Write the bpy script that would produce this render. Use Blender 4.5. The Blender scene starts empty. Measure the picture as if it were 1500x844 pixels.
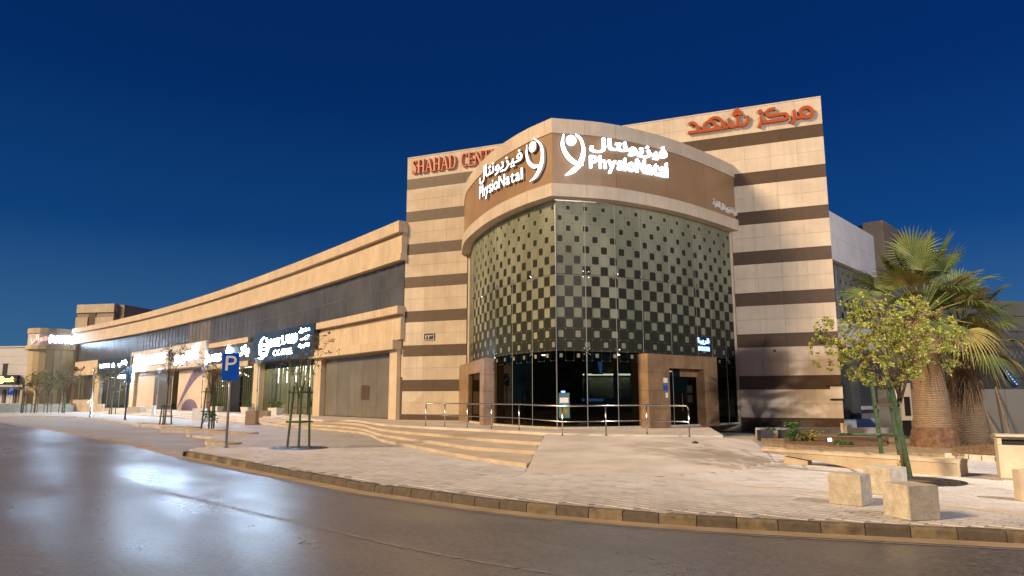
import bpy, bmesh, math, random
import numpy as np
from mathutils import Matrix, Vector
from mathutils.geometry import tessellate_polygon
random.seed(7)
R = math.radians
sc = bpy.context.scene
COL = sc.collection

# ------------------------------------------------------------------ camera, sky, sun, exposure
F, HOR, CAMH = 1029.0, 585.0, 1.65
PIT = math.atan((HOR - 422) / F)
cam_d = bpy.data.cameras.new('camera'); cam = bpy.data.objects.new('camera', cam_d); COL.objects.link(cam)
cam.location = (0, 0, CAMH); cam.rotation_euler = (R(90) + PIT, 0, 0)
cam_d.sensor_width = 36; cam_d.lens = 36 * F / 1500; cam_d.clip_end = 3000; cam_d.clip_start = .1
sc.camera = cam

SUN_AZ, SUN_EL = R(247), R(28)          # compass-like: direction the light comes from, from +Y clockwise
sun_from = Vector((math.sin(SUN_AZ) * math.cos(SUN_EL), math.cos(SUN_AZ) * math.cos(SUN_EL), math.sin(SUN_EL)))
w = bpy.data.worlds.new('World'); sc.world = w; w.use_nodes = True
nt = w.node_tree; bg = nt.nodes['Background']
sky = nt.nodes.new('ShaderNodeTexSky'); sky.sky_type = 'NISHITA'; sky.sun_disc = False
sky.sun_elevation = R(3.0); sky.sun_rotation = SUN_AZ; sky.altitude = 600; sky.air_density = 1.0; sky.dust_density = .3; sky.ozone_density = 4.0
# blue hour: the tinted sky texture plus the even blue gradient of dusk, the same all round
tint = nt.nodes.new('ShaderNodeMix'); tint.data_type = 'RGBA'; tint.blend_type = 'MULTIPLY'; tint.inputs[0].default_value = 1
tint.inputs[7].default_value = (.0012, .012, .040, 1)
tcw = nt.nodes.new('ShaderNodeTexCoord'); sep = nt.nodes.new('ShaderNodeSeparateXYZ'); rampw = nt.nodes.new('ShaderNodeValToRGB')
nt.links.new(tcw.outputs['Generated'], sep.inputs[0]); nt.links.new(sep.outputs[2], rampw.inputs[0])
_el = rampw.color_ramp.elements
for _ in range(3): _el.new(.5)
for k_, (pos, c) in enumerate(((0., (.075, .175, .30)), (.07, (.036, .115, .225)), (.22, (.0050, .045, .140)), (.40, (.0012, .020, .090)), (1., (.001, .010, .055)))):
    _el[k_].position = pos; _el[k_].color = (*c, 1)
addw = nt.nodes.new('ShaderNodeMix'); addw.data_type = 'RGBA'; addw.blend_type = 'ADD'; addw.inputs[0].default_value = 1
nt.links.new(sky.outputs[0], tint.inputs[6]); nt.links.new(tint.outputs[2], addw.inputs[6]); nt.links.new(rampw.outputs[0], addw.inputs[7]); nt.links.new(addw.outputs[2], bg.inputs[0])
bg.inputs[1].default_value = .72

sd = bpy.data.lights.new('sun', 'SUN'); so = bpy.data.objects.new('sun', sd); COL.objects.link(so)
sd.energy = 4.1; sd.color = (1.0, .71, .41); sd.angle = R(12.0)
so.rotation_euler = sun_from.to_track_quat('Z', 'Y').to_euler(); so.location = (-30, -20, 40)
vs = sc.view_settings; vs.view_transform = 'Standard'; vs.look = 'None'; vs.exposure = 0.4; vs.gamma = 1
sc.cycles.use_denoising = True
sc.cycles.max_bounces = 6; sc.cycles.transparent_max_bounces = 12

# ------------------------------------------------------------------ photograph <-> place
_c, _s = math.cos(PIT), math.sin(PIT)
def ray(x, y):
    u = (x - 750) / F; v = (422 - y) / F
    return np.array([u, _c - v * _s, _s + v * _c])
def G(x, y, z=0.):
    d = ray(x, y); t = (z - CAMH) / d[2]
    return Vector((d[0] * t, d[1] * t, z))
def onplane(x, y, A, B):
    d = ray(x, y); n = np.array([-(B[1] - A[1]), B[0] - A[0]])
    t = (n @ np.array(A[:2])) / (n @ d[:2])
    return Vector((d[0] * t, d[1] * t, CAMH + d[2] * t))
def zat(X, Y, y):
    v = (422 - y) / F
    return CAMH + Y * (v * _c + _s) / (_c - v * _s)

# ------------------------------------------------------------------ materials
def nodes_of(name):
    m = bpy.data.materials.new(name); m.use_nodes = True
    t = m.node_tree; return m, t, t.nodes['Principled BSDF']
def N(t, typ, **kw):
    n = t.nodes.new(typ)
    for k, v in kw.items(): setattr(n, k, v)
    return n
def mixc(t, fac, a, b, blend='MIX'):
    n = N(t, 'ShaderNodeMix', data_type='RGBA', blend_type=blend)
    for i, v in ((0, fac), (6, a), (7, b)):
        if hasattr(v, 'is_output'): t.links.new(v, n.inputs[i])
        else: n.inputs[i].default_value = v if i == 0 else (*v[:3], 1)
    return n.outputs[2]
def mth(t, op, a, b=None, c=None):
    n = N(t, 'ShaderNodeMath', operation=op)
    for i, v in enumerate((a, b, c)):
        if v is None: continue
        if hasattr(v, 'is_output'): t.links.new(v, n.inputs[i])
        else: n.inputs[i].default_value = v
    return n.outputs[0]
def noise(t, scale, detail=4, rough=.55, vec=None, sc3=None):
    n = N(t, 'ShaderNodeTexNoise'); n.inputs['Scale'].default_value = scale
    n.inputs['Detail'].default_value = detail; n.inputs['Roughness'].default_value = rough
    if vec is None:
        g = N(t, 'ShaderNodeNewGeometry'); vec = g.outputs['Position']
    if sc3:
        mp = N(t, 'ShaderNodeMapping'); mp.inputs['Scale'].default_value = sc3
        t.links.new(vec, mp.inputs['Vector']); vec = mp.outputs[0]
    t.links.new(vec, n.inputs['Vector'])
    return n.outputs['Fac']
def ramp(t, f, lo, hi):
    n = N(t, 'ShaderNodeMapRange'); n.inputs[1].default_value = lo; n.inputs[2].default_value = hi
    t.links.new(f, n.inputs[0]); return n.outputs[0]
def mat(name, col, rough=.6, var=.12, scale=1.5, bump=.0, bscale=60., streak=0., objvar=0., metal=0., spec=.5, col2=None, speck=0., coat=0.):
    m, t, b = nodes_of(name)
    c2 = col2 or tuple(c * (1 - var * 2) for c in col)
    c1 = tuple(min(1, c * (1 + var * .6)) for c in col)
    c = mixc(t, ramp(t, noise(t, scale, 5, .6), .3, .7), c2, c1)
    if streak:
        c = mixc(t, mth(t, 'MULTIPLY', ramp(t, noise(t, 1., 3, .6, sc3=(5, 5, .22)), .45, .8), streak), c, tuple(x * .55 for x in col))
    if speck:
        c = mixc(t, mth(t, 'MULTIPLY', ramp(t, noise(t, 38, 2, .7), .35, .75), speck), c, tuple(min(1, x * 2.2) for x in col))
    if objvar:
        oi = N(t, 'ShaderNodeObjectInfo')
        f = mth(t, 'ADD', mth(t, 'MULTIPLY', oi.outputs['Random'], objvar), 1 - objvar * .5)
        hs = N(t, 'ShaderNodeHueSaturation'); t.links.new(f, hs.inputs['Value']); t.links.new(c, hs.inputs['Color']); c = hs.outputs[0]
    t.links.new(c, b.inputs['Base Color'])
    b.inputs['Roughness'].default_value = rough; b.inputs['Metallic'].default_value = metal
    b.inputs['Specular IOR Level'].default_value = spec
    if coat: b.inputs['Coat Weight'].default_value = coat
    if bump:
        bn = N(t, 'ShaderNodeBump'); bn.inputs['Strength'].default_value = bump; bn.inputs['Distance'].default_value = .02
        t.links.new(noise(t, bscale, 4, .6), bn.inputs['Height']); t.links.new(bn.outputs[0], b.inputs['Normal'])
    return m
def emis(name, col, s):
    m, t, b = nodes_of(name)
    b.inputs['Base Color'].default_value = (*col, 1); b.inputs['Emission Color'].default_value = (*col, 1); b.inputs['Emission Strength'].default_value = s
    n = mth(t, 'ADD', mth(t, 'MULTIPLY', noise(t, 3.), .3 * s), s * .85); t.links.new(n, b.inputs['Emission Strength'])
    return m
def glass(name, tintc, trans, rough=.02, extra=None):
    """see-through pane: reflects by angle, lets 'trans' of the light through tinted"""
    m, t, b = nodes_of(name); t.nodes.remove(b); out = [n for n in t.nodes if n.type == 'OUTPUT_MATERIAL'][0]
    tr = N(t, 'ShaderNodeBsdfTransparent'); tr.inputs[0].default_value = (*[c * trans for c in tintc], 1)
    gl = N(t, 'ShaderNodeBsdfGlossy'); gl.inputs['Roughness'].default_value = rough; gl.inputs[0].default_value = (.85, .74, .55, 1)
    fr = N(t, 'ShaderNodeFresnel'); fr.inputs[0].default_value = 1.52
    f = mth(t, 'ADD', mth(t, 'MULTIPLY', fr.outputs[0], .35), .005)
    bn = N(t, 'ShaderNodeBump'); bn.inputs['Strength'].default_value = .02; t.links.new(noise(t, .8, 2), bn.inputs['Height'])
    t.links.new(bn.outputs[0], gl.inputs['Normal'])
    mx = N(t, 'ShaderNodeMixShader'); t.links.new(f, mx.inputs[0]); t.links.new(tr.outputs[0], mx.inputs[1]); t.links.new(gl.outputs[0], mx.inputs[2])
    res = mx.outputs[0]
    if extra: res = extra(t, res)
    t.links.new(res, out.inputs[0]); return m

M = {}
M['stone'] = mat('limestone', (.55, .465, .36), .62, .09, .9, .12, 45, .40, .10)
M['stone_dark'] = mat('brown_granite', (.062, .034, .015), .5, .15, 3, .1, 90, 0, .10, speck=.3)
M['stone_side'] = mat('pale_cladding', (.78, .78, .78), .6, .07, .8, .1, 40, .2, .05)
M['stone_brown'] = mat('brown_cladding', (.30, .23, .17), .6, .10, .9, .1, 40, .25, .06)
M['fascia'] = mat('bronze_fascia', (.29, .18, .095), .42, .07, .5, 0, 50, .10, .05)
M['wing'] = mat('wing_limestone', (.58, .465, .325), .66, .09, .8, .12, 45, .55, .08)
M['wing_shadow'] = mat('wing_stone_shaded', (.40, .31, .22), .7, .1, 1, .1, 40, .3)  # darker copy of the wing stone; recess shade put into the colour
M['portal'] = mat('travertine', (.27, .17, .09), .45, .22, 1.4, .06, 40, .75, .08)
M['door'] = mat('dark_door', (.008, .008, .008), .3, .2, 2, spec=.2)
M['steel'] = mat('brushed_steel', (.62, .60, .57), .22, .06, 6, metal=1)
M['dark_metal'] = mat('dark_metal', (.05, .05, .055), .4, .15, 4, metal=.6)
M['grey_metal'] = mat('grey_metal', (.28, .28, .28), .4, .12, 4, metal=.7)
M['white_paint'] = mat('white_paint', (.72, .72, .70), .5, .06, 2)
M['concrete'] = mat('concrete', (.50, .44, .35), .85, .2, 6, .5, 55, .3, .06, speck=.2)
M['concrete_grey'] = mat('grey_concrete', (.33, .33, .33), .8, .14, 2, .2, 50)
M['bench'] = mat('bench_concrete', (.52, .43, .30), .75, .13, 2.5, .2, 60, .2)
M['step'] = mat('step_stone', (.52, .43, .32), .62, .14, 1.2, .1, 40, 0)
M['ramp'] = mat('ramp_concrete', (.57, .51, .44), .7, .16, .6, .1, 40)
M['kerb_dark'] = mat('worn_black_kerb', (.052, .043, .034), .8, .3, 9, .35, 60, speck=.35, col2=(.12, .098, .072))
M['kerb_yellow'] = mat('worn_yellow_kerb', (.20, .16, .095), .8, .3, 6, .35, 60, col2=(.08, .066, .05))
M['soil'] = mat('soil', (.16, .085, .045), .95, .3, 6, .6, 25)
M['dry_grass'] = mat('dry_ground', (.30, .22, .12), .95, .3, 5, .5, 25)
M['interior'] = mat('dark_interior', (.10, .095, .075), .8, .2, .5)
M['interior_floor'] = mat('interior_floor', (.10, .09, .08), .3, .2, .5)
M['beige_int'] = mat('cream_interior', (.62, .55, .40), .7, .06, 1)
M['green_paint'] = mat('green_stake_paint', (.035, .075, .03), .6, .3, 12)
M['wood'] = mat('weathered_timber', (.16, .11, .06), .8, .25, 10)
M['bark'] = mat('bark', (.17, .12, .08), .9, .3, 20, .5, 60)
M['hoarding'] = mat('grey_hoarding', (.075, .077, .08), .5, .07, .7, 0, 40, .2, .05)
M['far_white'] = mat('far_white_wall', (.70, .73, .78), .7, .06, .3, 0, 40, .15)
M['far_green'] = mat('far_tiled_wall', (.30, .33, .28), .6, .08, .5)
M['glass_dark'] = mat('tinted_glass', (.082, .086, .09), .32, .25, .35, spec=.4)
M['vacant'] = mat('filmed_glass', (.17, .155, .12), .16, .12, .6, 0, 40, .25, .08)
M['orange'] = mat('orange_letter', (.35, .068, .014), .4, .06, 3)
M['red'] = mat('copper_red_letter', (.55, .15, .055), .4, .06, 3)
M['black'] = mat('black_paint', (.012, .012, .012), .5, .2, 5)
M['white_letter'] = mat('white_letter', (.75, .75, .73), .5, .05, 4)
M['sign_blue'] = mat('parking_blue', (.0, .085, .50), .35, .06, 3)
M['navy'] = mat('navy_sign_box', (.012, .035, .075), .35, .15, 1)
M['slate'] = mat('slate_sign_box', (.055, .06, .075), .4, .12, 1)
M['white_box'] = mat('white_sign_box', (.60, .57, .54), .5, .05, 1, streak=.12)
M['purple'] = mat('mauve_panel', (.16, .12, .22), .5, .08, 1)
M['mauve_stone'] = mat('pale_panel', (.60, .50, .40), .6, .06, 1, objvar=.05)
M['plant'] = mat('plant_leaf', (.055, .13, .02), .55, .3, 6)
M['plant_yellow'] = mat('yellow_leaf', (.24, .21, .03), .55, .3, 6)
M['leaf'] = mat('young_leaf', (.25, .27, .04), .55, .35, 5, col2=(.14, .18, .025))
M['leaf_tip'] = mat('leaf_tip', (.34, .32, .08), .55, .2, 5)
M['leaf_brown'] = mat('dry_leaf', (.15, .095, .045), .8, .3, 5)
M['leaf_grey'] = mat('dusty_leaf', (.12, .135, .07), .7, .3, 5)
M['frond'] = mat('palm_frond', (.11, .135, .035), .5, .35, 2.2, col2=(.05, .085, .02))
M['frond_yellow'] = mat('yellow_frond', (.24, .20, .06), .55, .3, 2.2)
M['frond_dead'] = mat('dead_frond', (.20, .125, .06), .8, .3, 4)
M['palm_trunk'] = None
M['poster'] = mat('poster_green', (.03, .16, .17), .4, .25, 4)
M['screen'] = emis('blue_screen', (.12, .3, 1.0), 2.2)
M['led'] = emis('white_led', (.80, .90, 1.0), 16.0)
M['led_dim'] = emis('soft_white_led', (.85, .92, 1.0), 2.2)
M['led_blue'] = emis('blue_led', (.10, .18, 1.0), 7.0)
M['led_red'] = emis('red_led', (1.0, .13, .05), 3.0)
M['led_yellow'] = emis('yellow_led', (1.0, .85, .08), 4.0)
M['seal'] = mat('joint_seal', (.30, .31, .28), .6, .05, 2)
M['letter_side'] = emis('letter_side_bloom', (.70, .84, 1.0), .7)  # letter sides glow in place of the bloom around lit signs
M['letter_plain'] = mat('letter_return', (.40, .40, .42), .5, .05, 4)
M['led_shop'] = emis('shop_sign_led', (.52, .74, 1.0), 120.0)
M['fill_glow'] = emis('fill_glow', (1.0, .88, .66), 90.0)
M['bulb'] = emis('warm_bulb', (1.0, .86, .62), 14.0)
M['tube'] = emis('shop_tube', (1.0, .93, .78), 14.0)
M['tube_cool'] = emis('cool_tube', (.70, .85, 1.0), 60.0)
M['lamp_glow'] = emis('street_lamp_glass', (1.0, .93, .80), 30.0)
M['lamp_glass'] = mat('unlit_lamp_glass', (.45, .47, .45), .2, .08, 4)
M['clear'] = glass('clear_glass', (.85, .92, .88), .80)
M['pane'] = glass('grey_glass', (.55, .62, .58), .42)

def palm_trunk_mat():
    m, t, b = nodes_of('palm_trunk')
    tc = N(t, 'ShaderNodeTexCoord')
    wv = N(t, 'ShaderNodeTexWave', bands_direction='Z'); wv.inputs['Scale'].default_value = 5.5; wv.inputs['Distortion'].default_value = 6.0; wv.inputs['Detail'].default_value = 3
    t.links.new(tc.outputs['Object'], wv.inputs[0])
    c = mixc(t, wv.outputs['Fac'], (.15, .10, .06), (.27, .19, .115))
    c = mixc(t, mth(t, 'MULTIPLY', ramp(t, noise(t, 6, 5, .7), .4, .75), .6), c, (.13, .08, .045))
    t.links.new(c, b.inputs['Base Color']); b.inputs['Roughness'].default_value = .9
    bn = N(t, 'ShaderNodeBump'); bn.inputs['Strength'].default_value = .7; bn.inputs['Distance'].default_value = .03
    t.links.new(mth(t, 'ADD', wv.outputs['Fac'], noise(t, 30)), bn.inputs['Height']); t.links.new(bn.outputs[0], b.inputs['Normal'])
    return m
M['palm_trunk'] = palm_trunk_mat()

def asphalt():
    m, t, b = nodes_of('asphalt')
    big = noise(t, .22, 3, .5, sc3=(1, 1, 1)); fine = noise(t, 70, 3, .7); mid = noise(t, 2.2, 4, .6, sc3=(.6, 1.2, 1))
    c = mixc(t, ramp(t, big, .3, .7), (.125, .119, .120), (.170, .161, .159))
    c = mixc(t, mth(t, 'MULTIPLY', ramp(t, fine, .45, .8), .5), c, (.24, .22, .20))
    c = mixc(t, mth(t, 'MULTIPLY', ramp(t, noise(t, .9, 4, .65, sc3=(.35, 1.0, 1)), .48, .75), .45), c, (.088, .083, .083))
    c = mixc(t, mth(t, 'MULTIPLY', ramp(t, noise(t, 3.3, 3, .5), .68, .78), .55), c, (.045, .042, .04))
    gr_ = noise(t, 10, 4, .9); c = mixc(t, mth(t, 'MULTIPLY', ramp(t, gr_, .46, .58), .5), c, (.29, .28, .27)); c = mixc(t, mth(t, 'MULTIPLY', ramp(t, noise(t, 13, 3, .9), .50, .62), .6), c, (.045, .042, .04))
    t.links.new(c, b.inputs['Base Color'])
    g = N(t, 'ShaderNodeNewGeometry'); m1 = N(t, 'ShaderNodeMapping'); m1.inputs['Rotation'].default_value = (0, 0, R(-128)); t.links.new(g.outputs['Position'], m1.inputs[0])
    lanes = noise(t, 1., 2, .5, m1.outputs[0], (.05, .42, 1.)); patch = noise(t, 1., 3, .6, m1.outputs[0], (.16, .35, 1.))     # polished wheel tracks run along the road
    r = mth(t, 'ADD', mth(t, 'MULTIPLY', ramp(t, mth(t, 'ADD', mth(t, 'MULTIPLY', lanes, .55), mth(t, 'MULTIPLY', patch, .45)), .42, .60), .20), .25)
    r = mth(t, 'ADD', r, mth(t, 'MULTIPLY', ramp(t, gr_, .4, .7), .12)); t.links.new(r, b.inputs['Roughness']); b.inputs['Specular IOR Level'].default_value = .9
    bn = N(t, 'ShaderNodeBump'); bn.inputs['Strength'].default_value = .13; bn.inputs['Distance'].default_value = .012
    t.links.new(mth(t, 'ADD', fine, mth(t, 'MULTIPLY', noise(t, 190, 2, .6), .6)), bn.inputs['Height']); t.links.new(bn.outputs[0], b.inputs['Normal'])
    return m
M['asphalt'] = asphalt()
def paving(name, col, brick=True):
    m, t, b = nodes_of(name)
    g = N(t, 'ShaderNodeNewGeometry')
    c = mixc(t, ramp(t, noise(t, .5, 5, .6), .3, .7), tuple(x * .80 for x in col), tuple(x * 1.1 for x in col))
    if brick:
        mp = N(t, 'ShaderNodeMapping'); mp.inputs['Rotation'].default_value = (0, 0, R(47.7)); t.links.new(g.outputs['Position'], mp.inputs[0])
        br = N(t, 'ShaderNodeTexBrick'); br.inputs['Scale'].default_value = 1; br.inputs['Brick Width'].default_value = .3; br.inputs['Row Height'].default_value = .2
        br.inputs['Mortar Size'].default_value = .008; br.inputs['Color1'].default_value = (1, 1, 1, 1); br.inputs['Color2'].default_value = (.82, .82, .82, 1); br.inputs['Mortar'].default_value = (.55, .5, .45, 1)
        t.links.new(mp.outputs[0], br.inputs[0]); c = mixc(t, 1., c, br.outputs[0], 'MULTIPLY')
    t.links.new(c, b.inputs['Base Color']); b.inputs['Roughness'].default_value = .72
    bn = N(t, 'ShaderNodeBump'); bn.inputs['Strength'].default_value = .12; t.links.new(noise(t, 50), bn.inputs['Height']); t.links.new(bn.outputs[0], b.inputs['Normal'])
    return m
M['paving'] = paving('paving_bed', (.47, .435, .395))
M['bay'] = paving('bay_concrete', (.30, .27, .25), False)
M['paver'] = mat('paver_concrete', (.54, .51, .475), .7, .13, 1.3, .15, 70, 0, .16)
M['gutter'] = mat('dusty_gutter', (.42, .325, .21), .85, .18, 1.5, .15, 50)
M['line'] = mat('worn_line', (.31, .29, .27), .5, .2, 9, col2=(.18, .172, .17))
M['sand'] = mat('sandy_ground', (.26, .21, .15), .9, .15, .2)
def paver_mat(name, col):
    """many pavers in one mesh: tone by a per-face attribute"""
    m, t, b = nodes_of(name)
    a = N(t, 'ShaderNodeAttribute', attribute_name='tone')
    c = mixc(t, ramp(t, noise(t, .5, 5, .6), .3, .7), tuple(x * .82 for x in col), tuple(x * 1.08 for x in col))
    c = mixc(t, mth(t, 'MULTIPLY', ramp(t, noise(t, 1.7, 5, .7), .58, .72), .35), c, (.20, .17, .14))
    hs = N(t, 'ShaderNodeHueSaturation'); t.links.new(a.outputs['Fac'], hs.inputs['Value']); t.links.new(c, hs.inputs['Color'])
    t.links.new(hs.outputs[0], b.inputs['Base Color']); b.inputs['Roughness'].default_value = .7
    bn = N(t, 'ShaderNodeBump'); bn.inputs['Strength'].default_value = .12; t.links.new(noise(t, 60), bn.inputs['Height']); t.links.new(bn.outputs[0], b.inputs['Normal'])
    return m
M['paver_field'] = paver_mat('paver_field', (.55, .52, .49))
M['paver_tan'] = mat('tan_paver', (.56, .44, .30), .7, .12, 1.5, .1, 60, 0, .08)

CELL = .47
def frit_extra(zc):
    """dark / pale squares printed on the glass: grow to a chequerboard, then invert and shrink"""
    def f(t, clear):
        uv = N(t, 'ShaderNodeUVMap'); uv.uv_map = 'UVMap'
        sp = N(t, 'ShaderNodeSeparateXYZ'); t.links.new(uv.outputs[0], sp.inputs[0])
        a = mth(t, 'DIVIDE', sp.outputs[0], CELL); bb = mth(t, 'DIVIDE', sp.outputs[1], CELL)
        ia, ib = mth(t, 'FLOOR', a), mth(t, 'FLOOR', bb)
        par = mth(t, 'FLOORED_MODULO', mth(t, 'ADD', ia, ib), 2.)
        fa = mth(t, 'ABSOLUTE', mth(t, 'SUBTRACT', mth(t, 'SUBTRACT', a, ia), .5)); fb = mth(t, 'ABSOLUTE', mth(t, 'SUBTRACT', mth(t, 'SUBTRACT', bb, ib), .5))
        d = mth(t, 'POWER', mth(t, 'ADD', mth(t, 'POWER', fa, 7.), mth(t, 'POWER', fb, 7.)), 1 / 7.)
        soft = lambda s_: mth(t, 'MINIMUM', 1., mth(t, 'MAXIMUM', 0., mth(t, 'ADD', mth(t, 'MULTIPLY', mth(t, 'SUBTRACT', s_, d), 14.), .5)))
        zr = mth(t, 'MULTIPLY', mth(t, 'ADD', ib, .5), CELL)
        s0 = N(t, 'ShaderNodeMapRange'); t.links.new(zr, s0.inputs[0])
        for i, v in ((1, 10.4), (2, zc + .2), (3, .16), (4, .51)): s0.inputs[i].default_value = v
        s1 = N(t, 'ShaderNodeMapRange'); t.links.new(zr, s1.inputs[0])
        for i, v in ((1, 3.2), (2, zc - .2), (3, .13), (4, .505)): s1.inputs[i].default_value = v
        dark0 = soft(s0.outputs[0])           # even cells: dark square of size s0
        pale1 = soft(s1.outputs[0])           # odd cells: pale square of size s1
        even = mth(t, 'SUBTRACT', 1., par)
        pale = mth(t, 'ADD', mth(t, 'MULTIPLY', even, mth(t, 'SUBTRACT', 1., dark0)), mth(t, 'MULTIPLY', par, pale1))
        pale = mth(t, 'MULTIPLY', pale, mth(t, 'GREATER_THAN', zr, 3.3))
        df = N(t, 'ShaderNodeBsdfPrincipled')
        c = mixc(t, ramp(t, noise(t, .45, 3, .5, sc3=(1.6, 1.6, .5)), .3, .7), (.135, .147, .105), (.245, .256, .19))
        t.links.new(c, df.inputs['Base Color']); df.inputs['Roughness'].default_value = .5; df.inputs['Specular IOR Level'].default_value = .04
        dk = N(t, 'ShaderNodeBsdfPrincipled'); dk.inputs['Base Color'].default_value = (.027, .029, .023, 1); dk.inputs['Roughness'].default_value = .3; dk.inputs['Specular IOR Level'].default_value = .02
        up = N(t, 'ShaderNodeMixShader'); t.links.new(mth(t, 'GREATER_THAN', sp.outputs[1], 3.71), up.inputs[0]); t.links.new(clear, up.inputs[1]); t.links.new(dk.outputs[0], up.inputs[2]); clear = up.outputs[0]
        mx = N(t, 'ShaderNodeMixShader'); t.links.new(pale, mx.inputs[0]); t.links.new(clear, mx.inputs[1]); t.links.new(df.outputs[0], mx.inputs[2])
        return mx.outputs[0]
    return f
M['frit'] = glass('printed_glass', (.5, .56, .5), .35, .02, frit_extra(6.1))

# ------------------------------------------------------------------ builders
WORLD = {}
def reg(o, par=None, Mw=None):
    COL.objects.link(o); Mw = Mw or Matrix()
    if par is not None:
        o.parent = par; o.matrix_parent_inverse = WORLD[par.name].inverted()
    o.matrix_basis = Mw; WORLD[o.name] = Mw.copy()
    return o
def tag(o, label=None, cat=None, group=None, kind=None):
    if label: o['label'] = label
    if cat: o['category'] = cat
    if group: o['group'] = group
    if kind: o['kind'] = kind
    return o
def thing(name, label, cat, loc=(0, 0, 0), group=None):
    o = bpy.data.objects.new(name, None); o.empty_display_size = .3
    reg(o, None, Matrix.Translation(Vector(loc)))
    return tag(o, label, cat, group)
class MB:
    def __init__(s): s.v = []; s.f = []; s.mi = []; s.m = 0; s.smooth = False
    def add(s, vs, fs):
        n = len(s.v); s.v += [tuple(p) for p in vs]; s.f += [tuple(i + n for i in f) for f in fs]; s.mi += [s.m] * len(fs); return s
    def hexa(s, p):          # 8 points: bottom 4 ccw, top 4 ccw
        return s.add(p, [(3, 2, 1, 0), (4, 5, 6, 7), (0, 1, 5, 4), (1, 2, 6, 5), (2, 3, 7, 6), (3, 0, 4, 7)])
    def box(s, x0, x1, y0, y1, z0, z1):
        return s.hexa([(x0, y0, z0), (x1, y0, z0), (x1, y1, z0), (x0, y1, z0), (x0, y0, z1), (x1, y0, z1), (x1, y1, z1), (x0, y1, z1)])
    def prism(s, poly, z0, z1):
        poly = [(p[0], p[1]) for p in poly]
        if sum(poly[i][0] * poly[(i + 1) % len(poly)][1] - poly[(i + 1) % len(poly)][0] * poly[i][1] for i in range(len(poly))) < 0: poly = poly[::-1]
        n = len(poly); tri = tessellate_polygon([[Vector((x, y, 0)) for x, y in poly]])
        z0f = z0 if callable(z0) else (lambda x, y: z0); z1f = z1 if callable(z1) else (lambda x, y: z1)
        vs = [(x, y, z0f(x, y)) for x, y in poly] + [(x, y, z1f(x, y)) for x, y in poly]
        fs = []
        for t in tri:
            a, b, c = t
            cr = (poly[b][0] - poly[a][0]) * (poly[c][1] - poly[a][1]) - (poly[b][1] - poly[a][1]) * (poly[c][0] - poly[a][0])
            if cr < 0: a, b, c = a, c, b
            fs += [(a + n, b + n, c + n), (c, b, a)]
        fs += [(i, (i + 1) % n, (i + 1) % n + n, i + n) for i in range(n)]
        return s.add(vs, fs)
    def tube(s, pts, r, n=8, cap=True):
        pts = [Vector(p) for p in pts]; rs = r if isinstance(r, (list, tuple)) else [r] * len(pts)
        vs = []; up = Vector((0, 0, 1))
        for i, p in enumerate(pts):
            d = (pts[min(i + 1, len(pts) - 1)] - pts[max(i - 1, 0)]).normalized()
            a = d.cross(up if abs(d.z) < .95 else Vector((1, 0, 0))).normalized(); b = d.cross(a)
            for k in range(n):
                q = 2 * math.pi * k / n; vs.append(p + (a * math.cos(q) + b * math.sin(q)) * rs[i])
        fs = [(i * n + k, i * n + (k + 1) % n, (i + 1) * n + (k + 1) % n, (i + 1) * n + k) for i in range(len(pts) - 1) for k in range(n)]
        if cap: fs += [tuple(range(n))[::-1], tuple(range((len(pts) - 1) * n, len(pts) * n))]
        return s.add(vs, fs)
    def lathe(s, prof, c=(0, 0, 0), n=16, jit=0):
        vs = []; rr = random.Random(3)
        for r, z in prof:
            for k in range(n):
                q = 2 * math.pi * k / n; r2 = r * (1 + rr.uniform(-jit, jit)); vs.append((c[0] + r2 * math.cos(q), c[1] + r2 * math.sin(q), c[2] + z))
        m = len(prof)
        fs = [(i * n + k, i * n + (k + 1) % n, (i + 1) * n + (k + 1) % n, (i + 1) * n + k) for i in range(m - 1) for k in range(n)]
        fs += [tuple(range(n))[::-1], tuple(range((m - 1) * n, m * n))]
        return s.add(vs, fs)
    def mesh(s, name, mats, uv=None):
        me = bpy.data.meshes.new(name); me.from_pydata(s.v, [], s.f)
        for m in (mats if isinstance(mats, (list, tuple)) else [mats]): me.materials.append(M[m] if isinstance(m, str) else m)
        if any(s.mi): me.polygons.foreach_set('material_index', s.mi)
        if s.smooth: me.polygons.foreach_set('use_smooth', [True] * len(s.f))
        if uv:
            l = me.uv_layers.new(name='UVMap')
            for lp in me.loops: l.data[lp.index].uv = uv[lp.vertex_index]
        me.update(); return me
    def build(s, name, mats, par=None, bevel=0, uv=None):
        o = bpy.data.objects.new(name, s.mesh(name, mats, uv))
        reg(o, par)
        if bevel:
            b = o.modifiers.new('bevel', 'BEVEL'); b.width = bevel; b.segments = 2; b.limit_method = 'ANGLE'; b.angle_limit = R(40)
        return o
def struct(o): o['kind'] = 'structure'; return o
def inst(name, mesh, par, Mw):
    return reg(bpy.data.objects.new(name, mesh), par, Mw)
def bevel_box_mesh(name, m, sx=1, sy=1, sz=1, b=.01):
    bm = bmesh.new(); bmesh.ops.create_cube(bm, size=1); bmesh.ops.scale(bm, vec=(sx, sy, sz), verts=bm.verts)
    bmesh.ops.bevel(bm, geom=bm.edges[:], offset=b, segments=1, affect='EDGES', profile=.5)
    me = bpy.data.meshes.new(name); bm.to_mesh(me); bm.free(); me.materials.append(M[m]); return me
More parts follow.
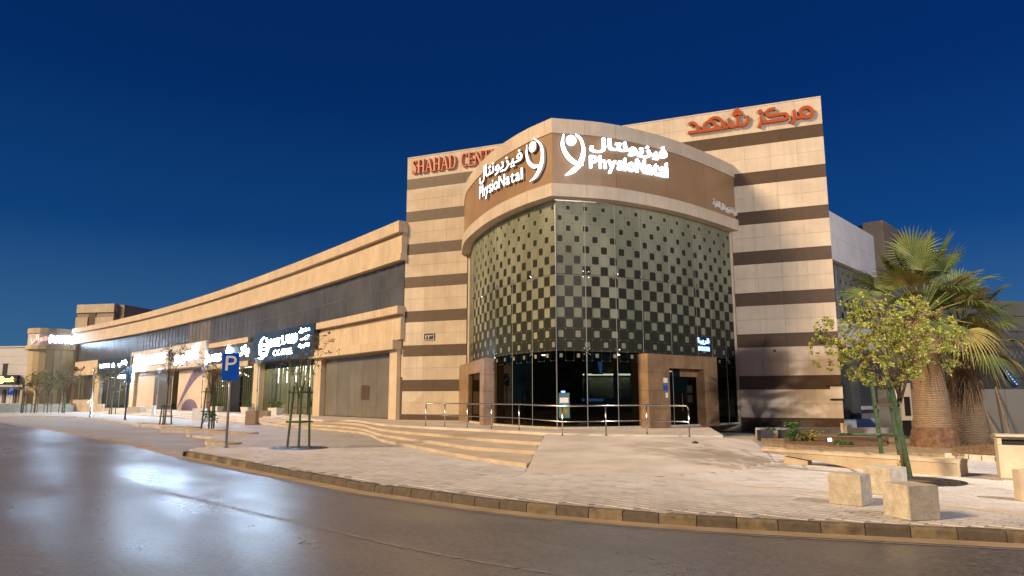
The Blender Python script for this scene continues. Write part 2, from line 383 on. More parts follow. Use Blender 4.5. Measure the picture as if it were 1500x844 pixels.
def catmull(pts, n=6):
    P = [np.array(p[:2], float) for p in pts]; P = [2 * P[0] - P[1]] + P + [2 * P[-1] - P[-2]]; out = []
    for i in range(1, len(P) - 2):
        for k in range(n):
            t = k / n; a, b, c, d = P[i - 1:i + 3]
            out.append(.5 * ((2 * b) + (-a + c) * t + (2 * a - 5 * b + 4 * c - d) * t * t + (-a + 3 * b - 3 * c + d) * t ** 3))
    out.append(P[-2]); return np.array(out)
class Path:
    """plan curve with arc length; offset is measured along the outward normal (right of travel if side=1)"""
    def __init__(s, pts, side=1):
        s.p = np.array(pts); d = np.diff(s.p, axis=0); s.s = np.concatenate([[0], np.cumsum(np.hypot(d[:, 0], d[:, 1]))]); s.L = s.s[-1]; s.side = side
    def at(s, t):
        t2 = min(max(t, 0), s.L); q = np.array([np.interp(t2, s.s, s.p[:, 0]), np.interp(t2, s.s, s.p[:, 1])])
        return q + s.tan(t2) * (t - t2)
    def tan(s, t):
        e = .25; a, b = max(0, t - e), min(s.L, t + e)
        q = np.array([np.interp(b, s.s, s.p[:, 0]) - np.interp(a, s.s, s.p[:, 0]), np.interp(b, s.s, s.p[:, 1]) - np.interp(a, s.s, s.p[:, 1])])
        return q / np.hypot(*q)
    def nrm(s, t):
        q = s.tan(t); return np.array([q[1], -q[0]]) * s.side
    def w(s, t, o=0., z=0.):
        q = s.at(t) + s.nrm(t) * o; return Vector((q[0], q[1], z))
    def of_px(s, x, o=0., z=4.65):
        """arc length where the column of pixel x meets the curve"""
        k = (x - 750) / F
        if not hasattr(s, '_ts'):
            s._ts = np.linspace(0, s.L, 1200); s._p = np.array([s.at(t) for t in s._ts]); s._n = np.array([s.nrm(t) for t in s._ts])
        ts = s._ts; q = s._p + s._n * o; v = q[:, 0] - k * (q[:, 1] * _c + (z - CAMH) * _s)
        i = np.where(np.sign(v[:-1]) != np.sign(v[1:]))[0]
        if len(i) == 0: return s.L if abs(v[-1]) < abs(v[0]) else 0.
        i = i[0]; return ts[i] + (ts[i + 1] - ts[i]) * v[i] / (v[i] - v[i + 1])
def pbox(mb, path, a, b, z0, z1, o0, o1, step=3.):
    n = max(1, int(abs(b - a) / step)); ts = [a + (b - a) * i / n for i in range(n + 1)]
    v = []
    for t in ts: v += [path.w(t, o0, z0), path.w(t, o1, z0), path.w(t, o1, z1), path.w(t, o0, z1)]
    f = []
    for i in range(n):
        k = 4 * i
        f += [(k + j, k + 4 + j, k + 4 + (j + 1) % 4, k + (j + 1) % 4) for j in range(4)]
    f += [(0, 1, 2, 3), (4 * n + 3, 4 * n + 2, 4 * n + 1, 4 * n)]
    # keep outward orientation
    c = path.w((a + b) / 2, (o0 + o1) / 2, (z0 + z1) / 2); q = [Vector(v[i]) for i in f[0]]
    nn = (q[1] - q[0]).cross(q[2] - q[0])
    if nn.dot(sum(q, Vector()) / 4 - c) < 0: f = [x[::-1] for x in f]
    return mb.add(v, f)
def pbo(name, m, par, path, a, b, z0, z1, o0, o1, step=3., bevel=0):
    mb = MB(); pbox(mb, path, a, b, z0, z1, o0, o1, step); return mb.build(name, m, par, bevel)
def ribbon(mb, pts, wd, surf, d0, d1, closed=False, curve=0):
    """flat letter stroke of width wd along 2-D pts, given body from depth d0 to d1 through surf(u,v,depth)"""
    if curve: pts = [tuple(p) for p in catmull(pts, curve)]
    n = len(pts); ws = wd if isinstance(wd, (list, tuple)) else [wd] * n
    if len(ws) != n: ws = list(np.interp(np.linspace(0, 1, n), np.linspace(0, 1, len(ws)), ws))
    l, r = [], []
    for i in range(n):
        a = np.array(pts[(i - 1) % n] if closed else pts[max(i - 1, 0)], float); b = np.array(pts[(i + 1) % n] if closed else pts[min(i + 1, n - 1)], float)
        d = b - a; L = np.hypot(*d) or 1; nn = np.array([-d[1], d[0]]) / L; p = np.array(pts[i], float)
        l.append(p + nn * ws[i] / 2); r.append(p - nn * ws[i] / 2)
    v = []
    for i in range(n):
        for q in (l[i], r[i]):
            for dd in (d0, d1): v.append(surf(q[0], q[1], dd))
    f = []
    m = n if closed else n - 1
    for i in range(m):
        k, k2 = 4 * i, 4 * ((i + 1) % n)
        f += [(k + 1, k + 3, k2 + 3, k2 + 1), (k, k2, k2 + 2, k + 2), (k, k + 1, k2 + 1, k2), (k + 2, k2 + 2, k2 + 3, k + 3)]
    if not closed: f += [(0, 2, 3, 1), (4 * n - 4, 4 * n - 3, 4 * n - 1, 4 * n - 2)]
    mb.add(v, f); k = len(f); mb.mi[-k:] = [0 if all(i % 2 for i in q) else 1 for q in f]
    return mb
def disc(mb, c, rx, ry, surf, d0, d1, n=18):
    v = [surf(c[0] + rx * math.cos(2 * math.pi * k / n), c[1] + ry * math.sin(2 * math.pi * k / n), d) for d in (d0, d1) for k in range(n)]
    mb.add(v, [tuple(range(n))[::-1], tuple(range(n, 2 * n))] + [(k, (k + 1) % n, (k + 1) % n + n, k + n) for k in range(n)]); mb.mi[-n - 2:] = [1, 0] + [1] * n
    return mb
def plate(mb, u0, u1, v0, v1, surf, d0, d1):
    return mb.hexa([surf(u0, v0, d0), surf(u1, v0, d0), surf(u1, v0, d1), surf(u0, v0, d1), surf(u0, v1, d0), surf(u1, v1, d0), surf(u1, v1, d1), surf(u0, v1, d1)])

# Arabic joining: plain letters -> presentation forms, drawn right to left
_D = dict(zip('بتثجحخسشصضطظعغفقكلمنهي', (0xFE8F, 0xFE95, 0xFE99, 0xFE9D, 0xFEA1, 0xFEA5, 0xFEB1, 0xFEB5, 0xFEB9, 0xFEBD, 0xFEC1, 0xFEC5, 0xFEC9, 0xFECD, 0xFED1, 0xFED5, 0xFED9, 0xFEDD, 0xFEE1, 0xFEE5, 0xFEE9, 0xFEF1)))
_S = dict(zip('اأآدذرزوىة', (0xFE8D, 0xFE83, 0xFE81, 0xFEA9, 0xFEAB, 0xFEAD, 0xFEAF, 0xFEED, 0xFEEF, 0xFE93)))
def shape(s):
    out = []
    for i, ch in enumerate(s):
        pj = i > 0 and s[i - 1] in _D; nj = i < len(s) - 1 and (s[i + 1] in _D or s[i + 1] in _S)
        if ch in _D: out.append(chr(_D[ch] + (3 if pj and nj else 1 if pj else 2 if nj else 0)))
        elif ch in _S: out.append(chr(_S[ch] + (1 if pj else 0)))
        else: out.append(ch)
    return ''.join(out)[::-1]
_TXT = {}
def text2d(s, bold=0., res=3):
    if (s, bold) not in _TXT: _TXT[(s, bold)] = _text2d(s, bold, res)
    return _TXT[(s, bold)]
def _text2d(s, bold=0., res=3):
    c = bpy.data.curves.new('lettering', 'FONT'); c.body = s; c.offset = bold; c.resolution_u = res; c.extrude = .5
    o = bpy.data.objects.new('lettering', c); COL.objects.link(o)
    me = bpy.data.meshes.new_from_object(o.evaluated_get(bpy.context.evaluated_depsgraph_get()))
    v = np.array([tuple(p.co) for p in me.vertices]); f = [tuple(p.vertices) for p in me.polygons]
    bpy.data.objects.remove(o); bpy.data.curves.remove(c); bpy.data.meshes.remove(me)
    return v, f
# draw all lettering once while the scene is still small
for _b, _w in ((.03, 'PhysioNatalBOXLANDPLATESPATCHIH'), (.0, 'COFEH'), (.008, 'PhysioNatalH'), (.018, 'PhysioNatalH'), (.05, 'AVENUEH'), (.02, '&H')):
    for _ch in set(_w): text2d(_ch, _b)
for _b, _w in ((.02, '٢١٣'),): text2d(shape(_w) if False else _w, _b)
for _b, _w in ((.008, 'فيزيونتال'), (.018, 'فيزيونتال'), (.015, 'شركة فيزيونتال الطبية'), (.03, 'قريبا'), (.02, 'صندوق'), (.02, 'أرض'), (.02, 'القهوة'), (.03, 'باتى'), (.04, 'آفنيو'), (.05, 'مركز'), (.05, 'تجميل'), (.02, 'تجميل'), (.03, 'باتشي'), (.03, 'طلة'), (.03, 'في'), (.04, 'دوالي')): text2d(shape(_w), _b)
for _b, _w in ((.03, 'soon'), (.08, 'DAWALI'), (.04, 'cafe')): text2d(_w, _b)
def side_of(m): return 'letter_plain' if m == 'led_dim' else 'letter_side' if m.startswith('led') else m
def lettering(par, name, s, m, surf, u0, u1, v0, v1, d0, d1, bold=0., arabic=False, label=None):
    """fit text s into the rectangle on surf"""
    v, f = text2d(shape(s) if arabic else s, bold)
    a, b = v.min(0), v.max(0)
    vs = [surf(u0 + (p[0] - a[0]) / (b[0] - a[0]) * (u1 - u0), v0 + (p[1] - a[1]) / (b[1] - a[1]) * (v1 - v0), d0 + (p[2] + .5) * (d1 - d0)) for p in v]
    fr = [q for q in f if all(v[i][2] > .45 for i in q)]; sd_ = [q for q in f if not all(v[i][2] > .45 for i in q)]
    mb = MB(); mb.m = 0; mb.add(vs, fr); mb.m = 1; mb.add([], []); n0 = 0
    mb.f += [tuple(q) for q in sd_]; mb.mi += [1] * len(sd_)
    o = mb.build(name, [m, side_of(m)], par)
    if label: o['label'] = label
    return o
def words(par, s, m, surf, u0, u1, v0, v1, d0, d1, bold=0.):
    """Latin word, every letter its own part"""
    W = []
    for ch in s:
        if ch == ' ': W.append((None, .28)); continue
        v, f = text2d(ch, bold); W.append(((v, f), v[:, 0].max() - v[:, 0].min()))
    gap = .09; tot = sum(x[1] for x in W) + gap * (len(W) - 1); k = (u1 - u0) / tot
    ref, _ = text2d('H', bold); lo, hi = ref[:, 1].min(), ref[:, 1].max(); x = 0
    for d, wd in W:
        if d:
            v, f = d; x0 = v[:, 0].min()
            mb = MB(); mb.add([surf(u0 + (x + p[0] - x0) * k, v0 + (p[1] - lo) / (hi - lo) * (v1 - v0), d0 + (p[2] + .5) * (d1 - d0)) for p in v], [q for q in f if all(v[i][2] > .45 for i in q)]); sd_ = [q for q in f if not all(v[i][2] > .45 for i in q)]; mb.f += sd_; mb.mi += [1] * len(sd_); mb.build('letter', [m, side_of(m)], par)
        x += wd + gap
def line_surf(A, B, z0=0.):
    """flat upright surface from plan point A to B: u metres along, v height, depth outwards (towards the camera)"""
    A, B = Vector(A[:2]).to_3d(), Vector(B[:2]).to_3d(); t = (B - A).normalized(); n = Vector((t.y, -t.x, 0))
    if n.dot(Vector((0, 0, 0)) - A) < 0: n = -n
    return (lambda u, v, d: A + t * u + n * d + Vector((0, 0, v))), t, n

# ================================================================== SETTING: ground, road, kerb, pavement, terrace
TZ = .40                                              # terrace level
mb = MB(); mb.add([(-700, -120, -.24), (700, -120, -.24), (700, 1200, -.24), (-700, 1200, -.24)], [(0, 1, 2, 3)])
struct(mb.build('ground', 'sand'))
mb = MB(); mb.add([(-260, -60, -.15), (120, -60, -.15), (120, 160, -.15), (-260, 160, -.15)], [(0, 1, 2, 3)])
struct(mb.build('road', 'asphalt'))

KERB_PX = [(267.5, 661), (334.6, 672.8), (409, 686.6), (461.6, 695), (517.6, 706), (562, 712), (633, 721), (708, 730.6), (800, 740), (878, 746), (976, 753.5), (1078, 759), (1193, 765), (1304, 770), (1416, 775), (1500, 779)]
kp = [G(*q) for q in KERB_PX]
kp = catmull([(p.x, p.y) for p in kp], 5)
for _ in range(12): kp[1:-1] = .25 * kp[:-2] + .5 * kp[1:-1] + .25 * kp[2:]
ext = kp[-1] + (kp[-1] - kp[-4]) / np.hypot(*(kp[-1] - kp[-4])) * np.linspace(.5, 16, 12)[:, None]
KP = Path(np.vstack([kp, ext]), 1)                    # travels to the right; the road is on its right side
kerb_end = KP.w(0)

# left of the kerb end the road edge runs on past a lay-by
RL = Path(catmull([tuple(G(x, y, -.15)[:2]) for x, y in ((265, 668), (200, 652), (100, 634), (0, 617))] + [(-58, 76), (-95, 112), (-140, 150)], 6), -1)
BAY = [G(268, 662), G(313, 651.5), G(300, 645), G(318, 640), G(272, 636), G(278, 631), G(236, 630), G(246, 625.5), G(204, 622), G(150, 613.5), G(110, 610), G(40, 609), G(0, 608)]
back = [Vector((-86, 104, 0)), Vector((-150, 165, 0)), Vector((-150, 260, 0)), Vector((120, 260, 0)), Vector((120, -10, 0))]
kedge = [KP.w(t, -.12) for t in np.linspace(0, KP.L, 60)]
pave_poly = [(p.x, p.y) for p in kedge] + [(60, -10 if False else kedge[-1].y - 6), (60, 200), (-110, 200), (-86, 104)] + [(p.x, p.y) for p in BAY[::-1]]
mb = MB(); mb.prism(pave_poly, -.2, -.012)
pavement = struct(mb.build('pavement', 'paving'))
# lay-by surface, a sheet above the road
bay_poly = [(p.x, p.y) for p in BAY] + [(-86, 104)] + [tuple(RL.w(t, -.25)[:2]) for t in np.linspace(RL.L * .55, 0, 16)]
mb = MB(); mb.prism(bay_poly, -.2, -.143)
struct(mb.build('parking_bay', 'bay'))
def strip(name, path, a, b, o0, o1, z, m, n=60):
    mb = MB(); ts = np.linspace(a, b, n)
    v = [path.w(t, o, z) for t in ts for o in (o0, o1)]
    f = [(2 * i, 2 * i + 1, 2 * i + 3, 2 * i + 2) for i in range(n - 1)]
    q = [v[i] for i in f[0]]
    if (q[1] - q[0]).cross(q[2] - q[0]).z < 0: f = [x[::-1] for x in f]
    mb.add(v, f); return struct(mb.build(name, m))
strip('gutter', KP, -.3, KP.L, 0, .34, -.144, 'gutter')
strip('gutter', RL, .05, RL.L * .6, -.25, .30, -.1445, 'gutter')
strip('road_edge_line', KP, -.3, KP.L, .40, .47, -.1425, 'line')
lane = Path(catmull([tuple(G(x, y, -.15)[:2]) for x, y in ((230, 718), (297, 734), (484, 777), (596, 803), (801, 839))] + [(3.2, 6.3), (8, 5.2)], 6), 1)
t = 0
while t < lane.L - .8:
    strip('lane_marking', lane, t, t + .75, -.035, .035, -.1445, 'line', 5); t += .82
# kerb: single stones, alternately painted black and yellow, paint worn
kerb = MB(); pbox(kerb, KP, .02, KP.L, -.19, -.04, -.13, -.02, .5)
kerb = struct(kerb.build('kerb', 'concrete_grey'))
kmesh = {}
for k in ('kerb_dark', 'kerb_yellow'):
    b_ = MB(); prof = [(-.075, -.18), (-.075, 0), (.035, 0), (.07, -.035), (.075, -.18)]
    v = [(x, y, z) for x in (-.5, .5) for y, z in prof]; b_.add(v, [(0, 1, 2, 3, 4), (9, 8, 7, 6, 5)] + [(i, 5 + i, 5 + (i + 1) % 5, (i + 1) % 5) for i in range(5)])
    kmesh[k] = b_.mesh('kerb_stone', k)
t = 0.; i = 0; rk = random.Random(5)
while t < KP.L - .6:
    L = .545; p = KP.w(t + L / 2, -.075); q = KP.tan(t + L / 2)
    mid = 5.5 < t < 15
    k = 'kerb_yellow' if (i % 2 and not (mid and rk.random() < .8)) else 'kerb_dark'
    n2 = KP.nrm(t + L / 2)
    Mw = Matrix(((q[0], n2[0], 0, p.x), (q[1], n2[1], 0, p.y), (0, 0, 1, rk.uniform(-.006, .004)), (0, 0, 0, 1))) @ Matrix.Diagonal((L - .014, 1, 1, 1))
    inst('kerb_stone', kmesh[k], kerb, Mw); t += L; i += 1

# main wing curve and building corner points (plan)
L0 = G(588, 615, TZ); TOP = zat(L0.x, L0.y, 232.3); R0 = G(1202, 141.8, TOP)
SL, st, sn = line_surf(L0, R0)                        # striped wall surface: u from its left end
SLEN = (Vector(R0[:2]) - Vector(L0[:2])).length
HC = 12.97
wp = [tuple(G(x, y, HC)[:2]) for x, y in ((595, 325), (578, 331), (360, 414.6), (240, 453.5), (174.6, 469.5), (110.5, 482))]
cf = np.polyfit([p[0] for p in wp], [p[1] for p in wp], 2)
xs = np.linspace(wp[0][0], wp[-1][0], 80); WG = Path(np.column_stack([xs, np.polyval(cf, xs)]), -1)   # s grows to the far left
if WG.nrm(1)[1] > 0: WG.side = 1
DRR = Path(catmull([(1.77, 29.89), (3.78, 30.32), (5.2, 30.89), (7.42, 32.25), (9.49, 33.98), (12.0, 36.4)], 8), 1)
DRL = Path(catmull([(1.77, 29.89), (.48, 31.5), (-.97, 34.1), (-2.1, 37.18), (-2.69, 39.5), (-3.02, 42.6)], 8), -1)
if DRR.nrm(1)[1] > 0: DRR.side *= -1
if DRL.nrm(1)[0] > 0: DRL.side *= -1
_n1, _n2 = DRR.nrm(0), DRL.nrm(0); _mit = (_n1 + _n2) / (1 + _n1 @ _n2)
class Drum:
    """plan of the glass drum: u>0 to the right of the sharp front edge, u<0 to the left"""
    def w(s, u, o=0., z=0.):
        if abs(u) < 1e-6: q = np.array([1.77, 29.89]) + _mit * o; return Vector((q[0], q[1], z))
        return (DRR if u > 0 else DRL).w(abs(u), o, z)
    def nrm(s, u): return (DRR if u >= 0 else DRL).nrm(abs(u))
DR = Drum()

# terrace with three long steps down to the pavement; a sheet of ramp on the right
wterr = lambda o, z: [WG.w(t, o, z) for t in np.linspace(3, 62, 16)]
def terr(level, edge, o, right):
    e2 = catmull([tuple(p[:2]) for p in [right[-1]] + list(edge) + [WG.w(3, o)]], 6)
    poly = [tuple(p[:2]) for p in right[:-1]] + [tuple(p) for p in e2[:-1]] + [tuple(p[:2]) for p in wterr(o, level)] + [tuple(WG.w(62, -.5)[:2]), tuple(WG.w(20, -.5)[:2]), (-5, 46), (4, 42), (8, 36)]
    return poly
levels = [(.10, [G(690, 668, .1), G(610, 653, .1), G(560, 643.5, .1), G(525, 632, .1)], 5.9, [(8, 33.2), G(850, 640, .1), G(771, 679, .1)]),
          (.20, [G(690, 654, .2), G(640, 647, .2), G(560, 636, .2), G(520, 626, .2)], 5.2, [(8, 33.2), G(850, 640, .2), G(790, 661, .2)]),
          (.30, [G(720, 643, .3), G(640, 636, .3), G(560, 628.5, .3), G(520, 620, .3)], 4.5, [(8, 33.2), G(850, 638, .3), G(796, 648, .3)]),
          (TZ, [G(720, 629.5, TZ), G(624, 625, TZ), G(560, 621, TZ), G(520, 615.5, TZ)], 3.8, [(9.2, 33.6), G(1059, 637.5, TZ), G(950, 637, TZ), G(803, 634, TZ)])]
terrace = None
for z, edge, o, right in levels:
    mb = MB(); mb.prism(terr(z, edge, o, right), -.1, z)
    if z == TZ: terrace = struct(mb.build('terrace', 'ramp'))
    else: struct(mb.build('terrace_step', 'step', None, .012))
# ramp: gentle slope from terrace edge to pavement
top = [G(800, 636, .385), G(870, 639, .39), G(950, 640, .385), G(1058, 641, .36), G(1100, 644, .18)]
bot = [G(770, 692, -.004), G(870, 697, -.004), G(970, 698, -.004), G(1070, 690, -.004), G(1135, 676, -.004)]
mb = MB(); n = 9
for a, b in zip(top, bot):
    for k in range(n): mb.v.append(tuple(a.lerp(b, k / (n - 1)) + Vector((0, 0, .05 * math.sin(math.pi * k / (n - 1))))))
for i in range(len(top) - 1):
    for k in range(n - 1): mb.f.append((i * n + k, i * n + k + 1, (i + 1) * n + k + 1, (i + 1) * n + k)); mb.mi.append(0)
mb.smooth = True; ramp_o = struct(mb.build('ramp', 'ramp'))

# pavers: the largest ones single, the rest of the laid field in one mesh
A = G(870, 690); B = G(1480, 750); pd = Vector((B.x - A.x, B.y - A.y)).normalized(); pn = Vector((-pd.y, pd.x)); pang = math.atan2(pd.y, pd.x)
import mathutils
def inside(p, poly):
    c = False; j = len(poly) - 1
    for i in range(len(poly)):
        if (poly[i][1] > p[1]) != (poly[j][1] > p[1]) and p[0] < (poly[j][0] - poly[i][0]) * (p[1] - poly[i][1]) / (poly[j][1] - poly[i][1]) + poly[i][0]: c = not c
        j = i
    return c
ramp_poly = [tuple(p[:2]) for p in top] + [tuple(p[:2]) for p in bot[::-1]]
step_poly = terr(*levels[0][:1], levels[0][1], levels[0][2], levels[0][3])
bed_poly = [tuple(G(x, y)[:2]) for x, y in ((1120, 652), (1220, 668), (1330, 668), (1398, 672), (1500, 676), (1560, 660), (1560, 630), (1230, 636), (1110, 640))]
PW, PH = .30, .20
cells = []
for j in range(-45, 80):
    for i in range(-75, 75):
        c = Vector((A.x, A.y)) + pd * (i * PW + (PW / 2 if j % 2 else 0)) + pn * (j * PH)
        if c.y > 25 or c.y < 8.6: continue
        px = 750 + F * c.x / (c.y * _c - CAMH * _s)
        if px < 240 or px > 1540 or not inside(c, pave_poly): continue
        dk = min((Vector((k.x, k.y)) - c).length for k in kedge)
        if dk < .30 or inside(c, ramp_poly) or inside(c, step_poly) or inside(c, bed_poly): continue
        cells.append((c.length, c, j))
cells.sort(key=lambda q: q[0])
pm, pmt = bevel_box_mesh('paver', 'paver', PW - .011, PH - .011, .06, .006), bevel_box_mesh('paver', 'paver_tan', PW - .011, PH - .011, .06, .006)
rp = random.Random(11); mbp = MB(); tones = []
tan_mb = MB()
for k, (d, c, j) in enumerate(cells):
    dz = rp.uniform(-.002, .001); tan = j in (0,)
    if k < 290:
        inst('paver', pmt if tan else pm, pavement, Matrix.Translation((c.x, c.y, -.03 + dz)) @ Matrix.Rotation(pang, 4, 'Z'))
    else:
        a, b, e = (PW - .011) / 2, (PH - .011) / 2, .006; top_z = dz
        q = [(sx * (a - ee), sy * (b - ee), zz) for ee, zz in ((0, -.03), (0, top_z - e), (e, top_z)) for sx, sy in ((-1, -1), (1, -1), (1, 1), (-1, 1))]
        v = [(c.x + x * pd.x + y * pn.x, c.y + x * pd.y + y * pn.y, z) for x, y, z in q]
        f = [(8, 9, 10, 11)] + [(r4 + s4, r4 + (s4 + 1) % 4, r4 + 4 + (s4 + 1) % 4, r4 + 4 + s4) for r4 in (0, 4) for s4 in range(4)]
        (tan_mb if tan else mbp).add(v, f)
        if not tan: tones += [rp.choice((1., 1., .96, .92, 1.04, .80 if rp.random() < .5 else 1.0))] * 9
pf = mbp.build('paver_field', 'paver_field', pavement); pf['kind'] = 'stuff'
at_ = pf.data.attributes.new('tone', 'FLOAT', 'FACE'); at_.data.foreach_set('value', tones)
tf = tan_mb.build('tan_paver_row', 'paver_tan', pavement); tf['kind'] = 'stuff'

# ================================================================== CORNER BUILDING: striped wall and glass drum
cb = thing('corner_building', 'tall corner building of cream and brown striped stone with a curved glass drum', 'building', (L0.x, L0.y, TZ))
def sbox(mb, u0, u1, z0, z1, d0, d1): return plate(mb, u0, u1, z0, z1, SL, d0, d1)
# backing wall (a deep slab) and coping
mb = MB(); sbox(mb, 0.02, SLEN - .02, .02, TOP - .03, -1.6, -.05)
striped = mb.build('striped_wall', 'stone', cb)
mb = MB(); sbox(mb, .0, SLEN, TOP - .03, TOP + .04, -1.62, .02); mb.build('coping', 'stone', cb)
DTOP = [15.775, 13.60, 11.45, 9.31, 7.12, 4.97, 2.83, .735]; DH = .69
dl = DRL.w(DRL.L).xy; dr_ = DRR.w(DRR.L).xy
uL = (dl - Vector(L0[:2])).dot(Vector(st[:2])) + .3; uR = (dr_ - Vector(L0[:2])).dot(Vector(st[:2])) - .3
rows = [(TOP - .03 - .735, TOP - .03, 'stone'), (15.775, TOP - .765, 'stone')]
for i, z in enumerate(DTOP):
    zb = z - DH if i < 7 else .03
    rows.append((zb, z, 'stone_dark'))
    if i < 7:
        z2 = DTOP[i + 1]; h = (zb - z2) / 2; rows += [(z2 + h, zb, 'stone'), (z2, z2 + h, 'stone')]
pmesh = {k: bevel_box_mesh('stone_panel', k, 1, 1, 1, .0001) for k in ('stone', 'stone_dark')}
rot = Matrix(((st.x, sn.x, 0, 0), (st.y, sn.y, 0, 0), (0, 0, 1, 0), (0, 0, 0, 1)))
rr = random.Random(4)
for z0, z1, k in rows:
    wd = 1.3 if k == 'stone' else 2.1
    spans = [(0, SLEN)] if z1 > 13.9 else [(0, uL), (uR, SLEN)]
    for a, b in spans:
        n = max(1, round((b - a) / wd)); st_ = (b - a) / n
        for i in range(n):
            ua, ub = a + i * st_, a + (i + 1) * st_
            d = .0 + rr.uniform(-.002, .002) + (0 if k == 'stone' else -.010)
            c = SL((ua + ub) / 2, (z0 + z1) / 2, d - .03)
            inst('stone_panel', pmesh[k], striped, Matrix.Translation(c) @ rot @ Matrix.Diagonal((st_ - .009, .06, z1 - z0 - .009, 1)))
# rear block keeps the slab from being a bare screen (its flat roof lies behind the parapet)
mb = MB(); q = [SL(.3, 0, -1.6), SL(SLEN - .3, 0, -1.6), SL(SLEN - .3, 0, -9), SL(.3, 0, -9)]
mb.prism([p[:2] for p in q], 0, TOP - 1.4); mb.build('rear_block', 'stone', cb)
# lamp bracket, junction stub and notice plate on the right part of the wall
def on_sl(x, y): p = onplane(x, y, L0, R0); return ((Vector(p[:2]) - Vector(L0[:2])).dot(Vector(st[:2])), p.z)
u, z = on_sl(1203, 488); mb = MB(); mb.tube([SL(u, z - .35, .02), SL(u, z - .25, .22), SL(u - .05, z + .1, .3), SL(u, z + .3, .24)], .05); plate(mb, u - .09, u + .09, z - .5, z - .3, SL, 0, .1); mb.build('bracket', 'dark_metal', cb)
u0, z0 = on_sl(1217, 584); u1, z1 = on_sl(1234, 566); mb = MB(); plate(mb, u0, u1, z0, z1, SL, .01, .05); nb = mb.build('notice_plate', 'stone', cb, .004)
mb = MB(); plate(mb, u0 - .18, u1 + .02, z1 + .01, z1 + .05, SL, .008, .08); plate(mb, u0 - .05, u1 + .06, z0 - .06, z0 - .02, SL, .008, .07); mb.build('plate_rail', 'dark_metal', nb)
u, z = on_sl(1135, 514); mb = MB(); mb.tube([SL(u, z, 0), SL(u, z, .16)], .06); mb.build('wall_stub', 'dark_metal', cb)
# house number plate
np_ = thing('number_plate', 'small black plate with white Arabic house number on the striped wall', 'number plate', SL(*on_sl(628, 493), 0))
u0, z0 = on_sl(621, 498.8); u1, z1 = on_sl(636.5, 487.5)
mb = MB(); plate(mb, u0, u1, z0, z1, SL, .012, .05); mb.build('board', 'black', np_)
lettering(np_, 'numerals', '٢١٣', 'white_letter', SL, u0 + .1, u1 - .1, z0 + .1, z1 - .1, .052, .06, .02)
mb = MB()
for a, b, c, d in ((u0, u1, z1 - .03, z1), (u0, u1, z0, z0 + .03), (u0, u0 + .03, z0 + .031, z1 - .031), (u1 - .03, u1, z0 + .031, z1 - .031)): plate(mb, a, b, c, d, SL, .051, .062)
mb.build('plate_frame', 'white_letter', np_)

# ---- drum: coping, bronze fascia, ledge, printed glass
LR, LL = DRR.L - .05, DRL.L - .05
def dbox(name, m, par, a, b, z0, z1, o0, o1, step=.7):
    """curved block between u=a and u=b (same side of the front edge)"""
    n = max(1, int(abs(b - a) / step)); v = []; f = []
    for i in range(n + 1):
        u = a + (b - a) * i / n
        if abs(u) < .012 : u = 0.
        v += [DR.w(u, o0, z0), DR.w(u, o1, z0), DR.w(u, o1, z1), DR.w(u, o0, z1)]
    for i in range(n):
        k = 4 * i; f += [(k + j, k + 4 + j, k + 4 + (j + 1) % 4, k + (j + 1) % 4) for j in range(4)]
    f += [(0, 1, 2, 3), (4 * n + 3, 4 * n + 2, 4 * n + 1, 4 * n)]
    if (a + b) > 0 : f = [x[::-1] for x in f]
    mb = MB(); mb.add(v, f); return mb.build(name, m, par)
def ring(name, m, z0, z1, o0, o1, wd, gap=.008, par=None):
    par = par or cb
    for L, s in ((LR, 1), (LL, -1)):
        n = max(1, round(L / wd))
        for i in range(n):
            a, b = L * i / n, L * (i + 1) / n
            dbox(name, m, par, s * (a + (gap / 2 if i else 0)), s * (b - gap / 2), z0, z1, o0, o1)
fas = MB(); 
for s, L in ((1, LR), (-1, LL)):
    pass
backing = dbox('drum_backing', 'fascia', cb, 0, LR, 10.6, 13.95, -.5, -.10); dbox('drum_backing', 'fascia', cb, 0, -LL, 10.6, 13.95, -.5, -.10)
ring('coping_stone', 'stone', 13.42, 14.10, -.55, .0, 1.5)
ring('fascia_panel', 'fascia', 11.06, 13.41, -.12, -.04, 3.05, .012)
ring('ledge_stone', 'stone', 10.47, 11.05, -.5, .10, 1.5)
# flat roof of the drum
poly = [tuple(DR.w(u, -.45)[:2]) for u in np.linspace(-LL, LR, 50)]
mb = MB(); mb.prism(poly, 13.6, 13.7); mb.build('drum_roof', 'concrete_grey', cb)
